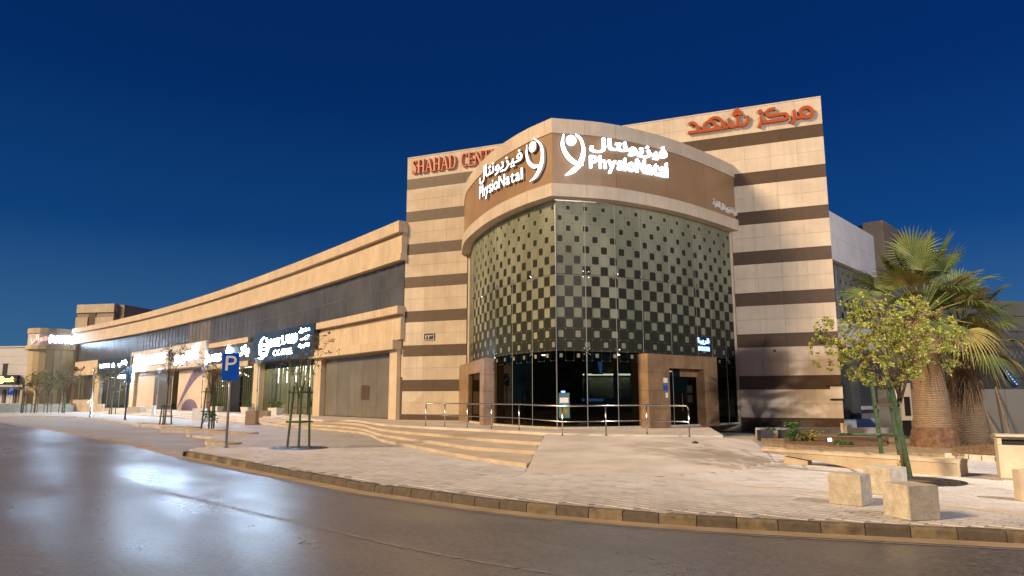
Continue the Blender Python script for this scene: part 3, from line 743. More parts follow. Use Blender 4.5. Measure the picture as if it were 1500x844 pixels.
# panes: columns of joints read off the photograph
GO = -.40
jr = [0] + [DRR.of_px(x, GO, 7.1) for x in (857.7, 901.8, 940, 981, 1019, 1040, 1060)] + [LR + .1]
jl = [0] + [DRL.of_px(x, GO, 7.1) for x in (779, 750.5, 727, 708, 693.5)] + [LL + .1]
tiers = [(.50, 3.70), (3.72, 7.09), (7.11, 10.48)]
spider = MB(); 
def spider_mesh():
    b = MB()
    for sx in (-1, 1):
        for sz in (-1, 1):
            b.tube([(0, -.05, 0), (sx * .10, -.02, sz * .10), (sx * .13, .015, sz * .13)], .018, 5); b.lathe([(.035, -.012), (.035, .012)], (sx * .13, .0, sz * .13), 6)
    return b.mesh('spider_fitting', 'steel')
spm = spider_mesh()
curtain = None
for js, s in ((jr, 1), (jl, -1)):
    for i in range(len(js) - 1):
        a, b = js[i], js[i + 1]
        ua = .0 if i == 0 else a + .022
        for k, (z0, z1) in enumerate(tiers):
            pa, pb = DR.w(s * ua if ua else 0., GO, 0), DR.w(s * (b - .022), GO, 0)
            qa, qb = DR.w(s * ua if ua else 0., GO - .025, 0), DR.w(s * (b - .022), GO - .025, 0)
            z00, z11 = z0 + .0, z1
            mb = MB(); v = [(*p[:2], z) for z in (z00, z11) for p in (pa, pb, qb, qa)]
            uv = [(s * uu, z) for z in (z00, z11) for uu in (a, b, b, a)]
            mb.hexa(v)
            if s < 0: mb.f = [f[::-1] for f in mb.f]
            mb.build('pane', 'frit' if k else 'frit', cb, uv=uv)
        for z in (3.71, 7.10):
            p = DR.w(s * b, GO + .03, z); nn = DR.nrm(s * b); ang = math.atan2(nn[1], nn[0]) - R(90)
            if i < len(js) - 2: inst('spider_fitting', spm, cb, Matrix.Translation(p) @ Matrix.Rotation(ang, 4, 'Z'))
        # slim steel fin behind each joint
        mb = MB(); p, q = DR.w(s * b, GO - .01), DR.w(s * b, GO - .34); t3 = Vector((-(q - p).y, (q - p).x, 0)).normalized() * .018
        mb.hexa([(*(p - t3)[:2], .45), (*(p + t3)[:2], .45), (*(q + t3)[:2], .45), (*(q - t3)[:2], .45), (*(p - t3)[:2], 10.5), (*(p + t3)[:2], 10.5), (*(q + t3)[:2], 10.5), (*(q - t3)[:2], 10.5)])
        if i < len(js) - 2: mb.build('glass_fin', 'seal', cb)
mb = MB(); p = DR.w(0, GO + .012); mb.tube([(*p[:2], .45), (*p[:2], 10.47)], .028, 6); mb.build('corner_mullion', 'steel', cb)
for s, L in ((1, LR), (-1, LL)):
    dbox('glass_sill', 'concrete', cb, 0, s * L, TZ + .002, .49, GO - .15, GO + .12)
    dbox('head_trim', 'steel', cb, 0, s * L, 10.40, 10.469, GO - .04, GO + .05)
# inside the drum: floor, ceilings, dark screen added behind the printed storeys so clear glass reads dark
poly = [tuple(DR.w(u, GO - .05)[:2]) for u in np.linspace(-LL, LR, 40)]
mb = MB(); mb.prism(poly, TZ + .002, TZ + .06); mb.build('interior_floor', 'interior_floor', cb)
mb = MB(); mb.prism([tuple(DR.w(u, GO - .42)[:2]) for u in np.linspace(-LL, LR, 40)], 3.75, 4.0); mb.build('interior_ceiling', 'interior', cb)
for s, L in ((1, LR), (-1, LL)): dbox('dark_backing', 'interior', cb, 0, s * L, 4.01, 10.4, GO - .9, GO - .7)
# ---- entrance portals in the drum
def portal(u0, u1, z1, du0, du1, dz1, label):
    t = thing('entrance_portal', label, 'doorway', DR.w((u0 + u1) / 2, 0, TZ))
    A, B = DR.w(u0, GO + .02), DR.w(u1, GO + .02); S, tt, nn = line_surf(A, B); W = (B - A).length
    S2 = lambda u, v, d: S(u, v, d)
    f0, f1 = du0 * W, du1 * W
    for (a, b, c, d) in ((0, f0, TZ, z1), (f1, W, TZ, z1), (f0 + .002, f1 - .002, dz1, z1 - .001)):
        n = 4 if b - a < d - c else 1
        if n == 1: mb = MB(); plate(mb, a, b, c, d, S2, -.5, .55); mb.build('lintel', 'portal', t, .008)
        else:
            for i in range(n):
                mb = MB(); plate(mb, a, b, c + (d - c) * i / n + .004, c + (d - c) * (i + 1) / n, S2, -.5, .55); mb.build('jamb_stone', 'portal', t, .008)
    # dark double door set back, steel stiles
    m = (f0 + f1) / 2
    for a, b in ((f0 + .02, m - .01), (m + .01, f1 - .02)):
        mb = MB(); plate(mb, a, b, TZ + .02, dz1 - .36, S2, .02, .06); d = mb.build('door_leaf', 'door', t)
        mb = MB(); h = (m - .12 if a < m - .2 else m + .12); mb.tube([S2(h, 1.1, .1), S2(h, 1.9, .1)], .018, 6); mb.build('handle', 'steel', d)
    mb = MB(); plate(mb, m - .012, m + .012, TZ + .02, dz1 - .36, S2, .03, .075); mb.build('door_stile', 'steel', t)
    mb = MB(); plate(mb, f0 + .02, f1 - .02, dz1 - .35, dz1 - .01, S2, .0, .12); mb.build('transom', 'portal', t)
    mb = MB(); plate(mb, f0 + .15, f0 + .6, dz1 - .16, dz1 - .08, S2, .121, .17); mb.build('door_closer', 'white_paint', t)
    return t, S2, W, f0, f1
ua, ub = DRR.of_px(944, GO + .4, 2.5), DRR.of_px(1037, GO, 2.5)
pt, PS, PW_, f0, f1 = portal(ua, ub, 3.66, .29, .80, 3.05, 'wide brown stone portal with black double door on the right side of the drum')
for i, (vz, hh) in enumerate(((2.0, .17), (1.72, .2))):
    mb = MB(); plate(mb, f0 + (f1 - f0) * .66, f0 + (f1 - f0) * .86, 1.95 - i * .45, 2.3 - i * .45, PS, .062, .068); mb.build('door_notice', 'white_paint', pt)
for i, m_ in enumerate(('white_paint', 'screen', 'white_letter')):
    mb = MB(); plate(mb, f0 - .45 + .12 * (i == 2), f0 - .18, 2.38 - .33 * i, 2.60 - .33 * i, PS, .551, .58); mb.build('wall_plaque', 'white_paint' if i != 1 else 'sign_blue', pt)
ua, ub = DRL.of_px(725.5, GO, 2.5), DRL.of_px(684.5, GO, 2.5)
pl, PS2, PW2, g0, g1 = portal(-ub, -ua, 3.66, .42, .86, 3.0, 'narrow brown stone portal beside the striped wall on the left side of the drum')
mb = MB(); mb.tube([PS2(g1 - .08, TZ + .05, .16), PS2(g1 - .08, 2.6, .16)], .03, 6); mb.build('light_strip', 'screen', pl)
# things inside, seen through the ground-floor glass
back_a, back_b = Vector((1.5, 36.5, 0)), Vector((9.5, 35.6, 0))
mb = MB(); mb.hexa([(-2, 39, TZ + .06), (10, 36.3, TZ + .06), (10.2, 36.8, TZ + .06), (-2, 39.5, TZ + .06), (-2, 39, 3.74), (10, 36.3, 3.74), (10.2, 36.8, 3.74), (-2, 39.5, 3.74)]); mb.build('inner_wall', 'interior', cb)

# ================================================================== SHOP WING: long curved facade to the left
wg = thing('shop_wing', 'long low cream stone shop wing with dark window band receding to the left', 'building', WG.w(0, 0, TZ))
WL = WG.L
sx = lambda x, z=4.65, o=0.: WG.of_px(x, o, z)
body = MB(); pbox(body, WG, .0, WL, .0, 12.6, -9.0, -.75, 4.); body.build('wing_body', 'wing_shadow', wg)
def segs(name, m, a, b, z0, z1, o0, o1, wd, gap=.010, jit=.003, par=None):
    n = max(1, round((b - a) / wd)); rj = random.Random(int(a * 7 + z0 * 13))
    for i in range(n):
        c, d = a + (b - a) * i / n, a + (b - a) * (i + 1) / n
        pbo(name, m, par or wg, WG, c + gap / 2, d - gap / 2, z0, z1, o0, o1 + rj.uniform(-jit, jit), 4.)
segs('cornice_stone', 'wing', 0, WL, 12.24, HC, -.7, .50, 2.4)
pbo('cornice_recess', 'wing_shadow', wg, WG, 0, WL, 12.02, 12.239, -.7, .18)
segs('fascia_panel', 'wing', 0, WL, 10.86, 12.015, -.7, .26, 1.6)
segs('fascia_lip', 'wing', 0, WL, 10.44, 10.855, -.7, .32, 2.4)
# upper window band: two rows of panes in dark frames
wb0, wb1 = .25, sx(113, 9)
pbo('window_reveal', 'dark_metal', wg, WG, wb0, WL, 7.46, 10.43, -.74, -.20)
n = round((wb1 - wb0) / 1.22); pw = (wb1 - wb0) / n
lit0, lit1 = sx(305, 9), sx(276, 9)
for i in range(n):
    a, b = wb0 + i * pw, wb0 + (i + 1) * pw
    lit = lit0 < (a + b) / 2 < lit1
    for z0, z1 in ((7.50, 8.93), (8.96, 10.40)):
        pbo('window_pane', 'vacant' if lit else 'glass_dark', wg, WG, a + .02, b - .02, z0, z1, -.19, -.13)  # lit windows are only a paler pane colour, nothing shines behind
    pbo('window_mullion', 'grey_metal', wg, WG, b - .018, b + .018, 7.48, 10.42, -.19, -.10)
pbo('window_transom', 'grey_metal', wg, WG, wb0, wb1, 8.932, 8.958, -.19, -.11)
pbo('end_pier', 'wing', wg, WG, wb1 + .02, WL + .3, .0, 10.43, -.7, .30)
# belt, lower fascia and ledge between the striped wall and the navy sign
x460 = sx(461.5, 6)
segs('belt_stone', 'wing', .05, x460, 6.99, 7.48, -.7, .42, 2.4)
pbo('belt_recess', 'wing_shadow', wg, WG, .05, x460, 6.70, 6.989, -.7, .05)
segs('lower_fascia_panel', 'wing', .05, x460 - .5, 5.37, 6.695, -.7, .16, 1.6)
segs('ledge_stone', 'wing', .45, x460, 4.77, 5.365, -.7, .48, 2.4)
# narrow bay by the striped wall: pilaster and service door
a0 = sx(592.5, 2.5); a1 = sx(583, 2.5); a2 = sx(572, 2.5)
pbo('pilaster', 'wing', wg, WG, a1, a2, TZ, 4.76, -.7, .12, bevel=.01)
pbo('service_door', 'grey_metal', wg, WG, .06, a1 - .05, TZ + .01, 3.0, -.6, -.30)
pbo('door_head', 'wing', wg, WG, .06, a1 - .03, 3.02, 4.76, -.7, -.15)
# vacant shopfront
v0, v1 = a2 + .05, sx(471, 2.5)
pbo('shopfront_frame', 'stone_brown', wg, WG, v0, v1, 4.62, 4.765, -.7, -.1)
pbo('shopfront_frame', 'stone_brown', wg, WG, v0, v0 + .35, TZ, 4.615, -.7, -.12)
pbo('shopfront_backing', 'interior', wg, WG, v0, v1, TZ, 4.61, -.72, -.60)
n = 5
for i in range(n):
    a, b = v0 + .36 + (v1 - v0 - .36) * i / n, v0 + .36 + (v1 - v0 - .36) * (i + 1) / n
    pbo('shopfront_pane', 'vacant', wg, WG, a + .012, b - .012, TZ + .05, 4.60, -.34, -.30)
mb = MB(); a = v0 + (v1 - v0) * .32; pbox(mb, WG, a, a + 1.3, 1.6, 2.6, -.299, -.29); mb.build('window_notice', 'stone_dark', wg)
# pilasters between the shops
piers = [(471, 461), (381, 372), (305, 300), (197, 191)]
for xa, xb in piers:
    p0, p1 = sx(xa, 3), sx(xb, 3)
    pbo('pilaster', 'wing', wg, WG, p0, p1, TZ, 5.2, -.7, .10, bevel=.01)

def shop_room(a, b, m_wall, m_tube, zt=4.9, depth=.0, tube=True):
    """shallow lit room behind the panes"""
    pbo('shop_back', m_wall, wg, WG, a, b, TZ, zt, -4.2, -4.0); pbo('shop_ceiling', m_wall, wg, WG, a, b, zt - .02, zt + .1, -4.0, -.5)
    pbo('shop_side', m_wall, wg, WG, a - .1, a, TZ, zt, -4.0, -.5); pbo('shop_side', m_wall, wg, WG, b, b + .1, TZ, zt, -4.0, -.5)
    if tube:
        n = max(1, int((b - a) / 3))
        for i in range(n):
            c = a + (b - a) * (i + .5) / n; pbo('ceiling_lamp', m_tube, wg, WG, c - .5, c + .5, zt - .12, zt - .04, -1.25, -.85)
# cut the body where rooms are: body sits behind -4.3 there, so shift whole body back
bpy.data.objects.remove(bpy.data.objects['wing_body'])
pbo('wing_body', 'wing_shadow', wg, WG, 0, WL, .0, 12.6, -12, -4.3, 4.)
pbo('upper_floor', 'wing_shadow', wg, WG, 0, WL, 5.35, 12.6, -4.3, -.75, 4.)
pbo('arcade_floor', 'ramp', wg, WG, 0, WL, TZ - .3, TZ + .004, -4.3, -.05, 4.)

# --- coffee shop, cream interior, tall glass with thin light tubes
c0, c1 = sx(461, 3) + .02, sx(381, 3) - .02
shop_room(c0, c1, 'beige_int', 'tube', 4.9)
n = 6
for i in range(n):
    a, b = c0 + (c1 - c0) * i / n, c0 + (c1 - c0) * (i + 1) / n
    pbo('shopfront_pane', 'clear', wg, WG, a + .03, b - .03, TZ + .05, 4.75, -.34, -.32)
    pbo('shopfront_mullion', 'grey_metal', wg, WG, a - .03, a + .03, TZ, 4.78, -.40, -.26)
    mb = MB(); p = WG.w(a + .55, -1.1, 0); mb.tube([(p.x, p.y, 3.1), (p.x, p.y, 4.85)], .022, 5); mb.build('light_tube', 'tube', wg)
    for k in range(3):
        mb = MB(); p = WG.w(a + random.uniform(.2, 1.6), -random.uniform(1.2, 3.2), random.uniform(2.2, 3.7)); mb.lathe([(.02, .07), (.08, .03), (.09, -.02), (.05, -.08), (.01, -.1)], p, 8); mb.tube([p + Vector((0, 0, .07)), (p.x, p.y, 4.88)], .006, 4); mb.build('pendant_lamp', 'bulb', wg)
pbo('window_blind', 'beige_int', wg, WG, c0, c1, TZ + .05, 4.0, -1.5, -1.45)
pbo('shopfront_head', 'slate', wg, WG, c0, c1, 4.36, 4.90, -.5, -.405)
# --- shop with black window bars and string of bulbs
b0, b1 = sx(371.5, 3) + .02, sx(305.5, 3) - .02
shop_room(b0, b1, 'beige_int', 'tube', 4.9)
pbo('belt_stone', 'wing', wg, WG, sx(370, 7), sx(302, 7), 7.0, 7.48, -.7, .45)
pbo('ledge_stone', 'wing', wg, WG, sx(370, 5), sx(302, 5), 4.75, 5.22, -.7, .45)
d0, d1 = sx(346, 2), sx(334, 2)
pbo('shop_door', 'door', wg, WG, d0, d1, TZ + .01, 3.9, -.6, -.30)
for a, b in ((b0, d0 - .05), (d1 + .05, b1)):
    m = max(2, int((b - a) / .55))
    for i in range(m + 1): t = a + (b - a) * i / m; pbo('window_bar', 'black', wg, WG, t - .02, t + .02, TZ, 4.6, -.36, -.30)
    for z in (1.5, 2.9): pbo('window_bar', 'black', wg, WG, a, b, z - .02, z + .02, -.298, -.27)
    pbo('shopfront_pane', 'clear', wg, WG, a, b, TZ + .02, 4.7, -.42, -.40)
for i in range(26):
    p = WG.w(b0 + (b1 - b0) * (i + .5) / 26, -random.uniform(.6, 3.0), random.uniform(2.6, 4.6)); mb = MB(); mb.lathe([(.015, .05), (.05, 0), (.015, -.05)], p, 6); mb.build('bulb', 'bulb', wg)
# --- beauty store: pale panels with mauve sweeping arcs and a dark window
e0, e1 = sx(299.5, 3) + .05, sx(197.5, 3) - .05
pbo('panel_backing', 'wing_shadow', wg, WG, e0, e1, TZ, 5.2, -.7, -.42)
wd0, wd1 = sx(246, 3), sx(222, 3); gd0, gd1 = sx(257, 3), sx(248, 3)
for a, b in ((e0, gd0), (wd1, e1)):
    m = max(2, round((b - a) / 2.3))
    for i in range(m): pbo('cladding_panel', 'mauve_stone', wg, WG, a + (b - a) * i / m + .01, a + (b - a) * (i + 1) / m - .01, TZ, 5.0, -.42, -.30)
pbo('shopfront_pane', 'glass_dark', wg, WG, wd0 + .02, wd1 - .02, TZ + .02, 5.0, -.40, -.33)
pbo('shopfront_pane', 'pane', wg, WG, gd0 + .02, gd1 - .02, TZ + .02, 5.0, -.40, -.36)
WS = lambda u, v, d: WG.w(u, d, v)
def arc_panel(u_pts_lo, u_pts_hi):
    mb = MB(); v = []
    for (ua, za), (ub, zb) in zip(u_pts_lo, u_pts_hi): v += [WS(ua, za, -.296), WS(ub, zb, -.296), WS(ua, za, -.27), WS(ub, zb, -.27)]
    n = len(u_pts_lo); f = []
    for i in range(n - 1): k = 4 * i; f += [(k + 2, k + 3, k + 7, k + 6), (k, k + 4, k + 5, k + 1), (k, k + 2, k + 6, k + 4), (k + 1, k + 5, k + 7, k + 3)]
    mb.add(v, f + [(0, 1, 3, 2), (4 * n - 4, 4 * n - 2, 4 * n - 1, 4 * n - 3)]); mb.build('arc_panel', 'purple', wg)
span = gd0 - e0
lo = [(gd0 - .1 - span * .9 * t, TZ + .02 + 4.0 * math.sin(t * math.pi / 2)) for t in np.linspace(0, 1, 16)]
hi = [(gd0 - .1 - span * (.82 * t), min(4.98, TZ + .25 + 5.6 * math.sin(t * math.pi / 2 * .9))) for t in np.linspace(0, 1, 16)]
arc_panel(lo, hi)
cc = e0 + span * .55
arc_panel([(cc + span * .28 * math.cos(q), TZ + .02) for q in np.linspace(0, math.pi, 14)], [(cc + span * .28 * math.cos(q), TZ + .03 + 1.25 * math.sin(q)) for q in np.linspace(0, math.pi, 14)])
# --- cool blue-lit shop and bright canopy
h0, h1 = sx(190.5, 3) + .05, sx(146, 3)
shop_room(h0, h1, 'navy', 'tube_cool', 4.9)
m = 5
for i in range(m):
    a, b = h0 + (h1 - h0) * i / m, h0 + (h1 - h0) * (i + 1) / m
    pbo('shopfront_pane', 'clear', wg, WG, a + .04, b - .04, TZ + .05, 4.9, -.34, -.32); pbo('shopfront_mullion', 'grey_metal', wg, WG, a - .04, a + .04, TZ, 4.9, -.40, -.26)
pbo('door_canopy_lamp', 'tube_cool', wg, WG, sx(196, 4.5), sx(180, 4.5), 4.55, 4.95, .05, .6)
for i in range(12):
    p = WG.w(h0 + (h1 - h0) * random.random(), -random.uniform(.6, 3), random.uniform(2.2, 4.4)); mb = MB(); mb.lathe([(.02, .06), (.07, 0), (.02, -.06)], p, 6); mb.build('bulb', ('bulb', 'led_dim', 'led_red')[i % 3], wg)
# --- last bay: cream block above a dark glazed front
k0, k1 = sx(145.5, 3), WL - .6
pbo('block_fascia', 'wing', wg, WG, k0, WL + .3, 5.3, 7.46, -.7, .55, bevel=.01)
pbo('shopfront_pane', 'glass_dark', wg, WG, sx(138, 3), sx(118, 3), 1.6, 5.2, -.40, -.33)
pbo('pilaster', 'wing', wg, WG, k0, sx(139, 3), TZ, 5.28, -.7, .1); pbo('shop_back', 'interior', wg, WG, sx(139, 3), k1, TZ, 5.28, -1, -.9)
pbo('parapet', 'wing', wg, WG, sx(138, 3), k1, TZ, 1.58, -.7, .0)
# roof boxes
rb = thing('roof_penthouse', 'low brown plant room on the roof of the shop wing', 'building', WG.w(50, -7, 12.6))
r0, r1 = sx(283, 13), sx(199, 13)
pbo('wall', 'stone_brown', rb, WG, r0 - 4, r1, 12.6, 14.75, -14, -8.5); pbo('roof_edge', 'stone_brown', rb, WG, r0 - 4.1, r1 + .1, 14.751, 14.95, -14.1, -8.4)
pbo('roof_hatch', 'stone_brown', rb, WG, r0 + 4, r0 + 5.6, 14.951, 16.0, -12, -9.5)
mb = MB(); p = WG.w(r1 - 3, -9, 14.95); mb.tube([p, p + Vector((0, 0, 1.6))], .05, 5); mb.build('antenna', 'dark_metal', rb)

# ================================================================== far buildings, left end
fb = thing('far_block', 'pale stone roof block with a brown band rising at the far end of the wing', 'building', (-76, 124, 0))
FA, FB_ = G(113, 446.5, 18.4), G(113, 446.5, 18.4) + Vector((7.6, -1.6, 0)); FS, ft, fn = line_surf((FA.x, FA.y), (FB_.x, FB_.y)); FW = (FB_ - FA).length
def fpl(name, m, u0, u1, z0, z1, d0, d1, par=fb): mb = MB(); plate(mb, u0, u1, z0, z1, FS, d0, d1); return mb.build(name, m, par)
fpl('wall', 'stone_brown', .05, FW - .05, 0, 18.3, -8, -.2); fpl('upper_band', 'stone', 0, FW, 16.9, 18.4, -8.2, 0); fpl('lower_band', 'stone', 0, FW * .32, 10, 16.1, -6, .02)
fpl('lower_band', 'stone', FW * .53, FW, 10, 16.05, -6, .02); fpl('dark_slot', 'stone_dark', FW * .33, FW * .52, 12, 16.8, -.25, -.1); fpl('side_fin', 'stone_brown', FW, FW + 1.4, 11, 18.25, -8, -.8)

ed = thing('end_drum', 'round cream glazed drum with a lit red and white sign at the far left end', 'building', (-77, 118, 0))
EC = Vector((-76.6, 117.6, 0)); ER = 3.7
def erow(name, m, n, z0, z1, r0, r1, gap):
    for i in range(n):
        a0, a1 = R(150) + R(240) * i / n + gap, R(150) + R(240) * (i + 1) / n - gap
        v = []
        for z in (z0, z1):
            for a_, r_ in ((a0, r0), (a0, r1), (a1, r1), (a1, r0)): v.append((EC.x + r_ * math.cos(a_), EC.y + r_ * math.sin(a_), z))
        mb = MB(); mb.hexa(v); mb.build(name, m, ed)
M['cream_pane'] = mat('cream_film_glass', (.55, .47, .29), .3, .1, .4, 0, 40, .2, .12)
erow('coping_stone', 'wing', 14, 12.3, 13.1, ER - .6, ER + .18, .001); erow('sign_band', 'white_box', 10, 10.3, 12.29, ER - .5, ER + .05, .001); erow('ledge_stone', 'wing', 14, 9.7, 10.29, ER - .5, ER + .3, .001)
erow('pane', 'cream_pane', 14, 5.55, 9.68, ER - .3, ER - .2, .006); erow('pane', 'cream_pane', 14, .8, 5.5, ER - .3, ER - .2, .006)
mb = MB(); mb.lathe([(ER - .62, 0), (ER - .62, 12.9)], EC, 28); mb.build('core', 'interior', ed)
for x in (57, 84):
    p = G(x, 590, 1.1); mb = MB(); mb.lathe([(.5, 0), (.5, 3.2)], (EC.x + (-1.6 if x == 57 else .6), EC.y - ER - .1, 0), 10); mb.build('column', 'wing', ed)

fw = thing('far_white_building', 'long white two storey building with yellow lit sign at the left edge', 'building', (-120, 150, 0))
WA, WB = (-175, 158), (-99.5, 146); S3, t3_, n3_ = line_surf(WA, WB); W3 = math.hypot(WB[0] - WA[0], WB[1] - WA[1])
def wpl(name, m, u0, u1, z0, z1, d0, d1, par=None): mb = MB(); plate(mb, u0, u1, z0, z1, S3, d0, d1); return mb.build(name, m, par or fw)
for i in range(4): wpl('wall_course', 'far_white', 0, W3, 5.2 + i * 1.78, 5.2 + (i + 1) * 1.78 - .03, -14, 0)
wpl('parapet', 'far_white', -.2, W3 + .2, 12.32, 12.6, -14.2, .15); wpl('wall', 'far_white', 0, W3, 0, 5.19, -14, -.3)
def wu(x): p = onplane(x, 560, WA, WB); return math.hypot(p.x - WA[0], p.y - WA[1])
for a, b in ((2, 8.5), (40, 47)):
    wi = wpl('window', 'glass_dark', wu(a), wu(b), 5.3, 8.9, .01, .06); wpl('window_frame', 'grey_metal', wu(a) - .1, wu(b) + .1, 8.91, 9.05, .0, .09, wi)
wpl('sign_band', 'navy', wu(-60), wu(28.5), 4.6, 6.6, .0, .7)
for x in (-14, 4, 20, 27, 34, 41): w_ = wpl('window', 'glass_dark', wu(x), wu(x + 5), .9, 3.6, -.299, -.22); wpl('window_bar', 'white_paint', wu(x + 2.4), wu(x + 2.7), .9, 3.6, -.219, -.15, w_)
wpl('canopy', 'far_white', wu(-60), W3, 4.15, 4.55, .0, 1.6)
lw = thing('low_wall', 'low tan stone boundary wall along the far left pavement', 'wall', (-75, 108, 0))
mb_path = Path([tuple(G(x, y)[:2]) for x, y in ((150, 603.5), (112, 603), (60, 603.5), (0, 604), (-60, 605))], -1)
if mb_path.nrm(1)[1] > 0: mb_path.side *= -1
n = 16
for i in range(n):
    a, b = mb_path.L * i / n, mb_path.L * (i + 1) / n
    pbo('wall_block', 'step', lw, mb_path, a + .02, b - .02, -.05, 1.05 + (.5 if i in (3, 4) else 0), -.3, 0)

# ================================================================== right: rear wing, brown frame, hoarding, far block
rw = thing('rear_wing', 'pale grey wing with dotted upper window receding behind the striped wall', 'building', (R0.x, R0.y, 0))
RA = SL(SLEN + .0, 0, -.9); rd = Vector((math.sin(R(42.2)), math.cos(R(42.2)), 0)); RB = RA + rd * 14
S4, t4, n4 = line_surf(RA, RB)
if n4.x < 0: pass
def rpl(name, m, u0, u1, z0, z1, d0, d1, par=None): mb = MB(); plate(mb, u0, u1, z0, z1, S4, d0, d1); return mb.build(name, m, par or rw)
def ru(x, z=6.):
    k = (x - 750) / F; 
    A_, d_ = RA, rd; dz = (z - CAMH) * _s
    return (k * (A_.y * _c + dz) - A_.x) / (d_.x - k * d_.y * _c)
def rz(x, y, z=6.): p = RA + rd * ru(x, z); return zat(p.x, p.y, y)
zt1, zt0 = rz(1216, 310.5, 12), rz(1221, 381, 9); zw0 = rz(1224, 467, 6); zs0 = rz(1228, 506, 4.)
ue = ru(1281.5, 10)
nc = 3
for i in range(nc):
    for j in range(2):
        rpl('cladding_panel', 'stone_side', ue * i / nc + .006, ue * (i + 1) / nc - .006, zt0 + (zt1 - zt0) * j / 2 + .005, zt0 + (zt1 - zt0) * (j + 1) / 2 - .005, -.5, .02)
rpl('backing', 'concrete_grey', 0, ue + 8, 0, zt1 - .1, -6, -.55)
ux = ru(1233.5, 8)
rpl('pane', 'glass_dark', .05, ux - .05, zw0, zt0 - .02, -.4, -.3); rpl('mullion', 'steel', ux - .05, ux + .05, zw0, zt0 - .02, -.4, -.22)
for i in range(2):
    a, b = ux + .06 + (ue - ux) * i / 2, ux + (ue - ux) * (i + 1) / 2
    mb = MB(); plate(mb, a, b, zw0, zt0 - .02, S4, -.4, -.3); mb.build('pane', 'frit', rw, uv=[(u_, z_ - zw0 + 7.4) for z_ in (zw0, zt0) for u_ in (a, b, b, a)])
rpl('dark_backing', 'interior', .05, ue, zw0, zt0, -.54, -.5)
rpl('cladding_panel', 'stone_side', .02, ue, zs0, zw0 - .01, -.5, .03)
rpl('cladding_panel', 'stone_side', .02, ue + 6, .02, .62, -.5, .06)
ud0, ud1 = ru(1243, 2.5), ru(1262, 2.5)
rpl('door_recess', 'interior', .05, ud1 - .2, .63, zs0 - .02, -.55, -.5); rpl('door_frame', 'grey_metal', ud1 - .2, ud1, .63, zs0 - .01, -.5, -.1)
rpl('wall_notice', 'white_paint', .35, .6, 2.1, 2.5, -.499, -.46)
rpl('pane', 'glass_dark', ud1 + .02, ue + 2.5, 1.3, zs0 - .02, -.45, -.38); rpl('window_sill', 'white_paint', ud1 + .02, ue + 2.5, 1.1, 1.29, -.45, -.05)
bf = thing('brown_frame_block', 'brown stone block with a deep framed opening rising behind the palms', 'building', (RA + rd * ue))
C0 = G(1263, 327, 12.6); C1 = G(1293.5, 322.5, 12.6)
S5, t5, n5 = line_surf(C0, C1); W5 = (C1 - C0).length
zb5 = 12.6
mb = MB(); plate(mb, 0, W5, 0, zb5, S5, -.6, 0); mb.build('front_wall', 'stone_brown', bf)
e5 = Vector((math.sin(R(42.2)), math.cos(R(42.2)), 0))
S6, t6, n6 = line_surf(C1, C1 + e5 * 12)
for nm, a, b, c, d in (('frame_post', .0, 1.0, 0, zb5 - 1.0), ('frame_top', 0, 12, zb5 - .99, zb5), ('frame_post', 11, 12, 0, zb5 - 1.0)):
    mb = MB(); plate(mb, a + .61, b + .61, c, d, S6, -2.2, .0); mb.build(nm, 'stone_brown', bf)
mb = MB(); plate(mb, 1.62, 11.6, 0, zb5 - 1.0, S6, -2.3, -2.0); mb.build('recessed_glazing', 'glass_dark', bf)
for i in range(5):
    mb = MB(); plate(mb, 1.62 + i * 2, 1.70 + i * 2, 0, zb5 - 1.0, S6, -1.99, -1.9); mb.build('mullion', 'grey_metal', bf)
hd = thing('hoarding', 'tall grey sheet metal hoarding with leaning timber props behind the palms', 'fence', (22, 36, 0))
HA, HB = G(1290, 636, .0), G(1640, 643, .0); S7, t7, n7 = line_surf(HA, HB); W7 = (HB - HA).length
zt7 = zat(G(1450, 640).x, G(1450, 640).y, 570)
m = round(W7 / 1.2)
for i in range(m):
    mb = MB(); plate(mb, W7 * i / m + .006, W7 * (i + 1) / m - .006, 0, zt7 + random.uniform(-.01, .01), S7, -.05, .02 * (i % 2)); mb.build('sheet', 'hoarding', hd)
for x, h_, l_ in ((1489, 2.2, .3), (1471, 1.2, .35)):
    p = G(x, 643); u_ = (p - HA).dot(t7); mb = MB(); mb.tube([S7(u_, 0, .55), S7(u_ - l_, h_, .05)], .045, 4); mb.build('prop', 'wood', hd)
fg = thing('far_tiled_block', 'distant grey green tiled building over the hoarding at the right edge', 'building', (36, 52, 0))
QA, QB = (30.5, 50), (52, 56); S8, t8, n8 = line_surf(QA, QB)
for i in range(9):
    for j in range(6):
        mb = MB(); plate(mb, i * 2.4 + .02, (i + 1) * 2.4 - .02, 2 + j * 1.15 + .02, 2 + (j + 1) * 1.15 - .02, S8, -.2, 0); mb.build('wall_tile', 'far_green', fg)
mb = MB(); plate(mb, 0, 22, 0, 8.85, S8, -8, -.21); mb.build('wall', 'far_green', fg)
mb = MB()
for i in range(40): mb.tube([S8(i * .5, 4.6, .15), S8(i * .5 + .25, 5.1, .15), S8(i * .5 + .5, 4.6, .15)], .03, 4)
mb.build('lattice_rail', 'white_paint', fg)
bl = thing('lit_canopy', 'sloping canopy edge with blue light strip behind the right palm', 'canopy', (29, 44, 3))
pa = onplane(1447, 516, (24, 42), (36, 42)); pb = onplane(1488, 566, (24, 42), (36, 42))
mb = MB(); mb.tube([pa, pb], .16, 6); mb.build('edge_beam', 'navy', bl)
for k in range(14):
    q0 = pa.lerp(pb, (k + .2) / 14); q1 = pa.lerp(pb, (k + .7) / 14); mb = MB(); mb.tube([q0 + Vector((0, -.17, .05)), q1 + Vector((0, -.17, .05))], .028, 5); mb.build('light_strip', 'screen', bl)
